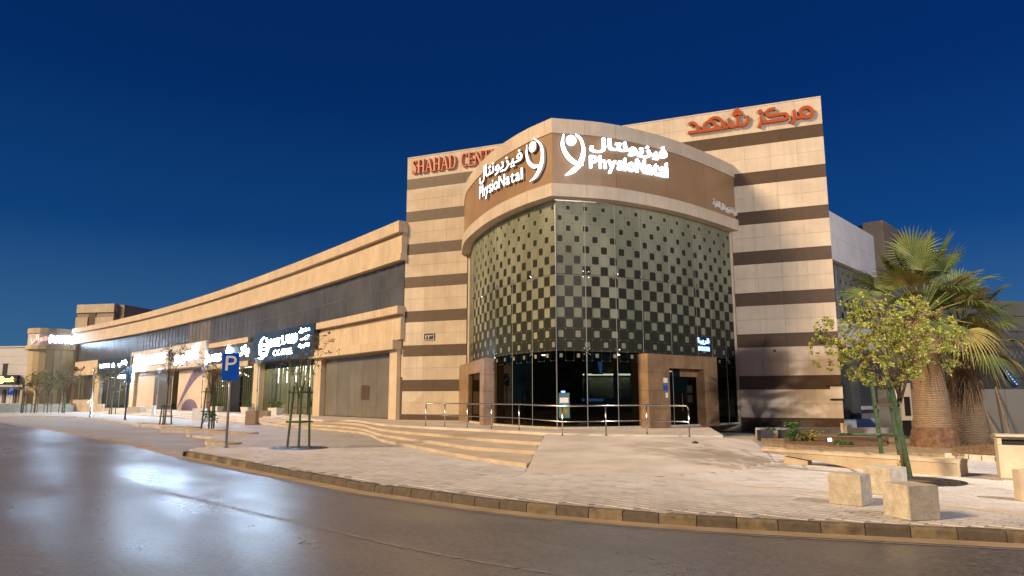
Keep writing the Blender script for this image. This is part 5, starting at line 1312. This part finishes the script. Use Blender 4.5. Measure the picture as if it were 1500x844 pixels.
# stone plinth blocks and planters on the wing terrace
def blk(label, xa, xb, y0, y1, z0=.2, name='stone_plinth', m='stone_side'):
    p0, p1 = G(xa, y1, z0), G(xb, y1, z0); h_ = zat(p0.x, p0.y, y0) - z0
    S, t__, n__ = line_surf(p0, p1); W_ = (p1 - p0).length
    mb = MB(); plate(mb, 0, W_, z0 - .15, z0 + h_, S, -W_ * .9, 0); return tag(mb.build(name, m, None, .015), label, 'stone block', 'stone plinths on the shop steps')
blk('brown stone plinth on the steps before the coffee shop', 358.5, 374, 602, 619, .15, m='stone_brown'); blk('lower stone plinth right of the street lamp on the steps', 377, 392, 602, 612, .3, m='stone_brown')
blk('grey stone plinth left of the guarded tree on the steps', 281, 297, 598.5, 612, .2, m='stone_side'); blk('small stone plinth beside the dark shop window', 221, 226, 594, 607, .2); blk('wide stone plinth below the lamp canopy', 186, 204, 596, 606, .1, m='step')

def leafy(mb, c, r, n, size, rnd, up=.4):
    for _ in range(n):
        d = Vector((rnd.gauss(0, 1), rnd.gauss(0, 1), rnd.gauss(0, 1) + up)).normalized() * r * rnd.random() ** .5; p = Vector(c) + d
        a_ = Vector((rnd.gauss(0, 1), rnd.gauss(0, 1), rnd.gauss(0, .6))).normalized(); b_ = a_.cross(Vector((rnd.gauss(0, 1), rnd.gauss(0, 1), rnd.gauss(0, 1)))).normalized(); s_ = size * rnd.uniform(.6, 1.3)
        mb.add([p - a_ * s_, p + b_ * s_ * .45, p + a_ * s_, p - b_ * s_ * .45], [(0, 1, 2, 3)])
def planter(label, x, y, w_=1.3, seed=1, o=None):
    p = G(x, y, TZ); t = thing('planter', label, 'planter', p, 'cream planters along the shopfronts'); s_ = WG.of_px(x, .5, 1.); q = WG.tan(s_); e1 = Vector((q[0], q[1], 0)); e2 = Vector((-q[1], q[0], 0)); rnd = random.Random(seed)
    mb = MB(); v = []
    for z, k in ((0, .85), (.42, 1.0), (.50, 1.06), (.55, 1.06)): v += [tuple(p + e1 * sx_ * w_ / 2 * k + e2 * sy_ * .3 * k + Vector((0, 0, z))) for sx_, sy_ in ((-1, -1), (1, -1), (1, 1), (-1, 1))]
    mb.add(v, [(3, 2, 1, 0), (12, 13, 14, 15)] + [(4 * r_ + k, 4 * r_ + (k + 1) % 4, 4 * r_ + 4 + (k + 1) % 4, 4 * r_ + 4 + k) for r_ in range(3) for k in range(4)]); mb.build('trough', 'white_box', t)
    mb = MB()
    for k in range(7): leafy(mb, p + e1 * rnd.uniform(-.5, .5) * w_ + Vector((0, 0, .55 + rnd.uniform(.05, .45))), .28, 22, .10, rnd)
    mb.build('foliage', 'plant', t)
planter('cream planter of green shrubs left of the bare guarded tree', 403.5, 607.5, 1.9, 2); planter('cream planter of green shrubs right of the bare guarded tree', 455, 607.5, 1.8, 3); planter('cream planter beside the barred shop window', 362, 605.5, 1.9, 4); planter('cream planter left of the parking sign', 317, 603.5, 2.2, 5)

# tree stakes and young street trees
def b_guard(h=2.15, lean=.06, col='green_paint', ring=.42):
    def f(t):
        for k in range(3):
            q = 2 * math.pi * k / 3 + .5; mb = MB(); mb.tube([(ring * math.cos(q), ring * math.sin(q) * .8, -.02), (ring * .8 * math.cos(q) + lean * (k == 1), ring * .7 * math.sin(q), h)], .042, 6); mb.build('stake', col, t)
        for z in (h * .42, h * .9):
            for k in range(3):
                q0, q1 = 2 * math.pi * k / 3 + .5, 2 * math.pi * (k + 1) / 3 + .5; kk = ring * (1 - .2 * z / h) + .045
                a_ = Vector((kk * math.cos(q0), kk * math.sin(q0) * .8, z)); b_ = Vector((kk * math.cos(q1), kk * math.sin(q1) * .8, z)); e_ = (b_ - a_).normalized() * .08
                mb = MB(); mb.tube([a_ - e_, b_ + e_], .03, 4); mb.build('crossbar', col, t)
        mb = MB(); mb.tube([(ring * .8 * math.cos(q), ring * .7 * math.sin(q), h * .64 - .03 * math.cos(2 * q)) for q in np.linspace(0, 2 * math.pi, 13)], .012, 4); mb.build('tie', 'wood', t)
    return f
def young_tree(name, label, p, h, cw, ch, leaves, per, lsize, mats, seed, trunk_r=.045, spread=1., group='young street trees', base=None, skew=0.):
    rnd = random.Random(seed); t = thing(name, label, 'tree', p, group); p = Vector(p)
    hb = base or h * .5; tr = MB(); top_ = p + Vector((rnd.uniform(-.05, .05), 0, hb))
    tr.tube([p, p + Vector((rnd.uniform(-.04, .04), rnd.uniform(-.04, .04), hb * .5)), top_], [trunk_r * 1.15, trunk_r, trunk_r * .8], 7)
    cen = p + Vector((skew, 0, h - ch / 2)); tips = []
    for k in range(9):
        q = 2 * math.pi * k / 9 + rnd.uniform(-.3, .3); r_ = rnd.uniform(.35, .85)
        e_ = cen + Vector((cw / 2 * r_ * math.cos(q), cw / 2 * r_ * math.sin(q), ch / 2 * rnd.uniform(-.5, .9))); m_ = top_.lerp(e_, .5) + Vector((0, 0, .12 * h * rnd.uniform(0, 1)))
        st_ = p + (top_ - p) * rnd.uniform(.8, 1); tr.tube([st_, m_, e_], [trunk_r * .5, trunk_r * .3, trunk_r * .14], 5)
        for j in range(6):
            s_ = m_.lerp(e_, rnd.uniform(.1, 1)); o_ = s_ + Vector((rnd.gauss(0, 1), rnd.gauss(0, 1), rnd.gauss(.25, .8))).normalized() * cw * rnd.uniform(.10, .24); tr.tube([s_, o_], [trunk_r * .16, trunk_r * .07], 3, False); tips += [o_, s_.lerp(o_, .55)]
    tr.smooth = True; tr.build('trunk', 'bark', t)
    cr = MB()
    while len(tips) < leaves:
        q = Vector((rnd.gauss(0, 1), rnd.gauss(0, 1), rnd.gauss(0, 1))).normalized() * rnd.random() ** .4; tips.append(cen + Vector((q.x * cw / 2, q.y * cw / 2, q.z * ch / 2)))
    rnd.shuffle(tips)
    for i, c in enumerate(tips[:leaves]):
        cr.m = 1 if rnd.random() < .35 else 0; leafy(cr, c, lsize * 1.7, per, lsize, rnd)
    cr.build('crown', mats, t); return t
tp = G(437, 656.5)
place(b_guard(2.1), 'tree_stakes', 'green stake frame around the nearly bare tree nearest the drum', 'tree stakes', tp, R(20))
young_tree('street_tree', 'slender nearly bare young tree staked on the paving before the steps', tp, 4.2, 3.0, 1.9, 170, 3, .05, ['leaf_brown', 'leaf_grey'], 21, .035, base=1.7)
tp2 = G(306, 628); place(b_guard(2.3), 'tree_stakes', 'green stake frame behind the parking sign pole', 'tree stakes', tp2, R(50)); young_tree('street_tree', 'small dry leaved young tree behind the parking sign', tp2, 4.6, 2.3, 2.2, 200, 4, .05, ['leaf_brown', 'leaf_grey'], 22, .04, base=2.2)
mb = MB(); leafy(mb, tp2 + Vector((0, 0, .55)), .45, 260, .07, random.Random(3), .8); bu = thing('basal_shrub', 'green shoots at the foot of the staked tree by the parking sign', 'plant', tp2); mb.build('foliage', 'plant', bu)
tp3 = G(241, 622); place(b_guard(1.3, .02), 'tree_stakes', 'low stake frame on the lay-by island before the white sign', 'tree stakes', tp3, R(10)); young_tree('street_tree', 'thin tree with few brown leaves before the white shop sign', tp3, 5.4, 2.6, 2.2, 190, 4, .055, ['leaf_brown', 'leaf_grey'], 23, .05, base=3.0, skew=.5)
for i, (x, y, h_, cw_, ch_, nl, mt, lab) in enumerate(((163, 607, 5.6, 5.2, 3.0, 420, ['leaf_grey', 'leaf_brown'], 'bushy dusty young tree before the cream end block'), (69, 605, 5.3, 4.2, 2.6, 420, ['leaf_grey', 'leaf'], 'green crowned young tree before the end drum'), (91, 605, 5.6, 4.4, 3.0, 260, ['leaf_brown', 'leaf_grey'], 'brown leaved young tree right of the green one by the end drum'), (50, 605, 5.2, 3.6, 2.4, 230, ['leaf_brown', 'leaf_grey'], 'sparse brown young tree at the left of the end drum'), (33, 605, 4.4, 3.0, 1.8, 120, ['leaf_brown', 'leaf_grey'], 'small bare young tree before the far white building'))):
    q = G(x, y); young_tree('street_tree', lab, q, h_, cw_, ch_, nl, 4, .085, mt, 30 + i, .06, base=h_ * .5)
    place(b_guard(2.4), 'tree_stakes', ('stakes around the bushy tree before the cream end block', 'stakes around the green tree by the end drum', 'stakes around the brown tree right of the end drum front', 'stakes around the sparse tree left of the end drum', 'stakes around the small tree before the far white building')[i], 'tree stakes', q, R(30 * i))
# round cast grates
def grate(label, c, r):
    t = thing('tree_grate', label, 'tree grate', c, 'round tree grates')
    for k, rr_ in enumerate((.38, .55, .72, .89, 1.0)):
        mb = MB(); n = 28; v = [(c[0] + r * (rr_ + d) * math.cos(2 * math.pi * j / n), c[1] + r * (rr_ + d) * math.sin(2 * math.pi * j / n), z) for d, z in ((-.045, .006), (.045, .006), (.045, .016), (-.045, .016)) for j in range(n)]
        mb.add(v, [(a_ * n + j, a_ * n + (j + 1) % n, ((a_ + 1) % 4) * n + (j + 1) % n, ((a_ + 1) % 4) * n + j) for a_ in range(4) for j in range(n)]); mb.build('grate_ring', 'dark_metal', t)
    for k in range(10):
        q = 2 * math.pi * k / 10; mb = MB(); mb.tube([(c[0] + r * .35 * math.cos(q), c[1] + r * .35 * math.sin(q), .010), (c[0] + r * math.cos(q), c[1] + r * math.sin(q), .010)], .012, 4); mb.build('grate_spoke', 'dark_metal', t)
    mb = MB(); mb.lathe([(r * 1.02, .002), (r * 1.02, .005)], c, 28); mb.build('soil_pit', 'soil', t)
grate('round dark tree grate under the nearly bare tree', tp, .95); tp9 = G(1325, 700); grate('round dark tree grate under the leafy tree by the cubes', G(1343, 705), .85)
# raised nubs of kerb on the lay-by islands
for i, (xa, xb, y, lab) in enumerate(((311, 345, 652, 'lay-by kerb nub nearest the parking sign'), (308, 376, 637, 'long lay-by kerb nub behind the parking sign'), (272, 330, 632.5, 'lay-by kerb nub below the staked tree'), (236, 292, 628, 'lay-by kerb nub before the low stake frame'), (204, 250, 622.5, 'leftmost lay-by kerb nub'))):
    p0, p1 = G(xa, y, -.1), G(xb, y + (1.5 if i else 3), -.1); e_ = (p1 - p0).normalized(); n_ = Vector((-e_.y, e_.x, 0)); Ln = (p1 - p0).length; w_ = .8
    pts = [p0 + e_ * (Ln * .5 * (1 - math.cos(q))) + n_ * (w_ * .5 * math.sin(q) * (1.0 if q < math.pi else .4)) for q in np.linspace(0, 2 * math.pi, 24)[:-1]]
    pts = [p0 + e_ * (Ln / 2 + Ln / 2 * math.copysign(abs(math.cos(q)) ** .5, math.cos(q))) + n_ * (w_ / 2 * math.copysign(abs(math.sin(q)) ** .6, math.sin(q))) for q in np.linspace(0, 2 * math.pi, 28)[:-1]]
    mb = MB(); mb.prism([p[:2] for p in pts], -.16, .06); tag(mb.build('kerb_nub', 'gutter', None, .02), lab, 'kerb', 'rounded kerb islands in the lay-by')

# ================================================================== planting on the right
bed = MB(); bed.prism(bed_poly, -.02, .10); struct(bed.build('planting_bed', 'dry_grass'))
gr = MB(); rnd = random.Random(9)
for _ in range(9000):
    x = rnd.uniform(1395, 1478); y = rnd.uniform(646, 668); p = G(x, y, .1)
    h_ = rnd.uniform(.03, .13); a_ = rnd.uniform(0, 6.28); d_ = Vector((math.cos(a_), math.sin(a_), 0)); gr.add([p - d_ * .008, p + d_ * .008, p + Vector((rnd.gauss(0, .03), rnd.gauss(0, .03), h_))], [(0, 1, 2)])
o = gr.build('dry_grass', 'frond_dead'); tag(o, 'dry straw coloured grass around the palm trunks', 'grass', kind='stuff')
bk = Path([tuple(G(x, y)[:2]) for x, y in ((1385, 671), (1430, 674), (1500, 678))], 1)
ek = thing('bed_edging', 'low pale concrete edging between the palms and the litter bin', 'kerb', bk.w(0)); n = 6
for i in range(n): pbo('edging_stone', 'concrete', ek, bk, bk.L * i / n + .01, bk.L * (i + 1) / n - .01, -.01, .14, -.06, .06, bevel=.01)
# low grey wall, timber post, soil strip and shrubs at the foot of the striped wall
gw = thing('grey_plinth_wall', 'low grey concrete wall in front of the right end of the striped wall', 'wall', G(1200, 638))
for xa, xb in ((1112, 1145), (1145, 1190), (1190, 1232), (1238, 1290), (1290, 1340)):
    p0, p1 = G(xa, 640 - (xa - 1112) * .012), G(xb, 640 - (xb - 1112) * .012); S, t__, n__ = line_surf(p0, p1); mb = MB(); plate(mb, .01, (p1 - p0).length - .01, -.05, zat(p0.x, p0.y, 627), S, -.3, 0); mb.build('wall_block', 'concrete_grey', gw)
p0 = G(1236, 641); mb = MB(); mb.box(p0.x - .10, p0.x + .10, p0.y - .16, p0.y + .02, 0, .62); tag(mb.build('timber_post', 'bench', None, .01), 'short orange tan post against the low grey wall', 'post')
sb_ = MB(); sb_.prism([tuple(G(x, y)[:2]) for x, y in ((1150, 655), (1232, 660), (1300, 658), (1300, 645), (1150, 646))], .0, .14); struct(sb_.build('soil_strip', 'soil'))
def shrub(label, x, y, h_, w_, n_, m_, seed):
    p = G(x, y); t = thing('garden_shrub', label, 'shrub', p, 'shrubs at the foot of the striped wall'); rnd = random.Random(seed); mb = MB()
    for k in range(9): q = p + Vector((rnd.gauss(0, w_ / 4), rnd.gauss(0, w_ / 4), .1)); mb.tube([p, q + Vector((0, 0, h_ * rnd.uniform(.5, .95)))], [.012, .004], 4)
    mb.build('stems', 'bark', t); mb = MB()
    for k in range(n_): leafy(mb, p + Vector((rnd.gauss(0, w_ / 4), rnd.gauss(0, w_ / 5), h_ * rnd.uniform(.15, 1))), .09, 12, .06, rnd, .7)
    mb.build('foliage', m_, t)
shrub('upright green shrub left of the low grey wall corner', 1129, 643, .42, .35, 26, 'plant', 1); shrub('tall green leafy shrub in the soil strip', 1163, 652, .78, .55, 46, 'plant', 2); shrub('low yellow green shrub beside the tall green one', 1187, 652, .45, .5, 36, 'plant_yellow', 3); shrub('small green tuft at the right end of the soil strip', 1233, 658, .22, .55, 22, 'plant', 4)
for x, lab in ((1115, 'dark green planter box at the left end of the soil strip'), (1146, 'dark green planter box between the two green shrubs')):
    p = G(x, 646); mb = MB(); mb.box(p.x - .02, p.x + .5, p.y, p.y + .4, 0, .42); tag(mb.build('planter_box', 'dark_metal', None, .012), lab, 'planter')
p = G(1215, 652); mb = MB(); mb.box(p.x - .09, p.x + .09, p.y - .05, p.y + .05, .12, .2); fl = thing('ground_floodlight', 'small pale floodlight lying in the soil strip', 'floodlight', p); mb.build('casing', 'black', fl, .01); mb = MB(); mb.box(p.x - .07, p.x + .07, p.y - .07, p.y - .055, .13, .25); mb.build('lens', 'led_dim', fl)
# utility cabinet and timber behind the young tree
ub_ = thing('utility_cabinet', 'white utility cabinet with dark vent behind the young tree', 'cabinet', G(1335, 648)); p = G(1331, 646)
mb = MB(); mb.box(p.x - .28, p.x + .28, p.y, p.y + .4, .8, 2.3); mb.build('cabinet_body', 'white_paint', ub_, .02); mb = MB(); mb.box(p.x - .05, p.x + .17, p.y - .015, p.y - .002, 1.0, 1.75); mb.build('vent_grille', 'dark_metal', ub_); mb = MB(); mb.box(p.x - .2, p.x + .2, p.y + .05, p.y + .35, 0, .799); mb.build('cabinet_leg', 'dark_metal', ub_)
# rag of stone on the ramp
p = G(1018.5, 651, .27); mb = MB(); mb.lathe([(.05, 0), (.10, .03), (.07, .08), (.02, .1)], p, 7, .2); tag(mb.build('loose_stone', 'black', None), 'small dark stone lying on the pale ramp', 'stone')

# the leafy young tree by the cubes
yt = young_tree('young_tree', 'leafy yellow green young tree staked in front of the palms', G(1325, 701), 3.95, 3.3, 2.1, 520, 18, .040, ['leaf', 'leaf_tip'], 77, .045, group='young street trees', base=1.75, skew=-.15)
gs = thing('tree_stakes', 'tall green stakes with brown ties around the leafy young tree', 'tree stakes', G(1318, 695))
for (xa, ya), (xb, yb) in (((1294, 684), (1288, 555)), ((1334, 702), (1318, 560)), ((1322, 690), (1312, 560))):
    a_ = G(xa, ya); b_ = a_ + Vector(((xb - xa) / F * a_.y, .05, (ya - yb) / F * a_.y)); mb = MB(); mb.tube([a_, b_], .05, 6); mb.build('stake', 'green_paint', gs)
a_, b_ = G(1294, 684), G(1334, 702); mb = MB(); mb.tube([a_ + Vector((-1.0, .2, .78)), a_ + Vector((0, -.05, .78)), b_ + Vector((.05, -.07, .86))], .035, 5); mb.build('crossbar', 'green_paint', gs)
mb = MB(); mb.tube([a_ + Vector((-.05, -.05, 1.5)), b_ + Vector((-.1, -.05, 1.55))], .03, 5); mb.build('tie', 'wood', gs)
mb = MB(); leafy(mb, G(1322, 692) + Vector((0, 0, .16)), .2, 160, .045, random.Random(5), .5); bs = thing('basal_shrub', 'green shoots at the foot of the leafy young tree', 'plant', G(1322, 695)); mb.build('foliage', 'leaf', bs)

# ---- fan palms
def frond(base, d, L_pet, Rf, spread, rnd, droop, nseg=26):
    """petiole then a pleated fan; free tips hang with gravity"""
    d = d.normalized(); side = d.cross(Vector((0, 0, 1))); side = side.normalized() if side.length > .05 else Vector((1, 0, 0)); upv = side.cross(d).normalized()
    mb = MB(); hub = base + d * L_pet + Vector((0, 0, -droop * L_pet * .25)); d2 = (d + Vector((0, 0, -droop * .45))).normalized(); side2 = side; up2 = side2.cross(d2).normalized()
    mb.tube([base, base + d * L_pet * .5 + Vector((0, 0, -droop * L_pet * .05)), hub], [.03, .022, .016], 5, False)
    tw = rnd.uniform(-.5, .5); side2, up2 = side2 * math.cos(tw) + up2 * math.sin(tw), up2 * math.cos(tw) - side2 * math.sin(tw)
    da = spread / nseg
    for i in range(nseg):
        a_ = -spread / 2 + da * (i + .5); dir_ = d2 * math.cos(a_) + side2 * math.sin(a_); lat = side2 * math.cos(a_) - d2 * math.sin(a_)
        Rl = Rf * (1 - .22 * abs(a_ / (spread / 2)) ** 2) * rnd.uniform(.9, 1.08); cup = up2 * (.18 * Rl * abs(math.sin(a_)))
        g_ = droop * rnd.uniform(.7, 1.5); v = []
        for r_, wf in ((.0, .25), (.35, 1.0), (.58, .85), (.8, .42), (1.0, .03)):
            hw = max(.004, math.tan(da / 2) * Rl * min(r_, .5) * wf + .003); fall = Vector((0, 0, -g_ * Rl * max(0, r_ - .35) ** 2 * 1.6)); inn = dir_ * (-.25 * Rl * g_ * max(0, r_ - .5) ** 2)
            c_ = hub + dir_ * (Rl * r_) + cup * r_ + fall + inn; v += [c_ - lat * hw, c_ + up2 * hw * .55, c_ + lat * hw]
        mb.add(v, [(3 * k + j, 3 * k + j + 1, 3 * k + j + 4, 3 * k + j + 3) for k in range(4) for j in (0, 1)])
    return mb
def palm(label, p, h, rb, rt, nf, Rf, seed, skirt, rough_base):
    t = thing('fan_palm', label, 'palm tree', p, 'fan palms behind the bench'); rnd = random.Random(seed); p = Vector(p)
    mb = MB(); prof = [(rb * 1.02, .0), (rb * 1.05, .35), (rb, .9), (rb * .93, h * .3), (rb * .80, h * .55), (rt * 1.05, h * .8), (rt, h)]
    prof = [(np.interp(z, [q[1] for q in prof], [q[0] for q in prof]) * (1 + .008 * math.sin(z * 33 + 2 * math.sin(z * 3))), z) for z in np.linspace(0, h, 80)]
    mb.lathe(prof, p, 26, .008); mb.smooth = True; mb.build('trunk', 'palm_trunk', t)
    if rough_base:
        mb = MB(); mb.lathe([(rb * 1.22, -.02), (rb * 1.2, .2), (rb * 1.14, .55), (rb * 1.08, .72), (rb * .9, .76)], p, 26, .07); mb.build('root_clod', 'soil', t)
    crown = p + Vector((0, 0, h))
    for i in range(nf):
        el = -.45 + 1.9 * ((i + .5) / nf) ** .9; az = i * 2.39996 + rnd.uniform(-.25, .25); el += rnd.uniform(-.12, .12)
        d = Vector((math.cos(az) * math.cos(el), math.sin(az) * math.cos(el), math.sin(el))); old = el < .0
        mb = frond(crown + d * .1 + Vector((0, 0, -.25 + .35 * (i / nf))), d, Rf * rnd.uniform(1.0, 1.5), Rf * rnd.uniform(.85, 1.05), R(rnd.uniform(160, 210)), rnd, .6 if old else .25 + .25 * (1 - max(0, el)), 30)
        mb.build('frond', 'frond_yellow' if (old and rnd.random() < .55) or rnd.random() < .12 else 'frond', t)
    for i in range(skirt):
        az = i * 2.39996 + rnd.uniform(-.4, .4); el = -1.1 + rnd.uniform(-.25, .25)
        d = Vector((math.cos(az) * math.cos(el), math.sin(az) * math.cos(el), math.sin(el)))
        frond(crown + Vector((0, 0, -.35 - .5 * rnd.random())), d, Rf * .5, Rf * rnd.uniform(.6, .8), R(rnd.uniform(50, 90)), rnd, 1.2, 14).build('dead_frond', 'frond_dead', t)
    for i in range(40):
        az = rnd.uniform(0, 6.28); z_ = h - rnd.uniform(0, .9); d = Vector((math.cos(az), math.sin(az), .9)); q = p + Vector((math.cos(az) * rt * .9, math.sin(az) * rt * .9, z_)); mb = MB(); mb.hexa([q + Vector((-.05, -.05, 0)), q + Vector((.05, -.05, 0)), q + Vector((.05, .05, 0)), q + Vector((-.05, .05, 0)), q + d * .25 + Vector((-.03, -.03, 0)), q + d * .25 + Vector((.03, -.03, 0)), q + d * .25 + Vector((.03, .03, 0)), q + d * .25 + Vector((-.03, .03, 0))]); mb.build('leaf_base', 'frond_dead', t)
palm('left fan palm with wide fresh crown and crumbling root clod', G(1370, 659), 4.55, .58, .37, 36, 1.25, 5, 5, True)
palm('right fan palm with brown hanging dead fronds', G(1423, 655), 3.95, .55, .34, 26, 1.1, 8, 18, False)

# ================================================================== tall mast floodlight of the street, right of the frame
ml = thing('street_light_mast', 'tall street light mast on the pavement right of the corner', 'street light', (17.5, -1, 0))
mb = MB(); mb.lathe([(.2, 0), (.2, .3), (.13, .35), (.08, 12.6)], (17.5, -1, 0), 12); mb.build('mast', 'grey_metal', ml)
mb = MB(); mb.tube([(17.5, -1, 12.5), (17.2, -.3, 12.7), (17.0, .4, 12.7)], .05, 6); mb.build('arm', 'grey_metal', ml)
mb = MB(); mb.box(16.75, 17.25, .3, 1.1, 12.55, 12.75); mb.build('lamp_head', 'grey_metal', ml)
ld = bpy.data.lights.new('mast_lamp', 'SPOT'); lo_ = bpy.data.objects.new('mast_lamp', ld); ld.energy = 34000; ld.color = (1.0, .90, .83); ld.spot_size = R(98); ld.spot_blend = .9; ld.shadow_soft_size = .3
reg(lo_, ml, Matrix.Translation((17.0, .75, 12.45)) @ (Vector((17.0, .75, 12.45)) - Vector((10.5, 30, 5.5))).to_track_quat('Z', 'Y').to_matrix().to_4x4())

# ================================================================== across the street (out of view; blocks added so the glass mirrors something dark)
for lab, x0, x1, yy, hh in (('plain brown block added across the street, mirrored in the glass', -70, -8, -46, 15), ('plain cream block added across the street right of the brown one', -4, 60, -50, 12), ('grey brown block added left of the camera, mirrored in the glass', -150, -112, 70, 15)):
    ob = thing('added_opposite_block', lab, 'building', ((x0 + x1) / 2, yy, 0))
    dp = 110 if x0 < -100 else 12; mb = MB(); mb.box(x0, x1, yy - dp, yy, -.2, hh); mb.build('wall', 'stone_brown' if x0 < -50 else 'wing', ob)
    mb = MB(); mb.box(x0 - .2, x1 + .2, yy - dp - .2, yy + .2, hh + .002, hh + .5); mb.build('parapet', 'stone_brown', ob)
    for i in range(9):
        for j in range(int(hh / 4)):
            a_ = x0 + (x1 - x0) * (i + .2) / 9; mb = MB(); mb.box(a_, a_ + (x1 - x0) / 9 * .6, yy + .005, yy + .06, 1 + j * 3.8, 3.2 + j * 3.8); mb.build('window', 'glass_dark', ob)
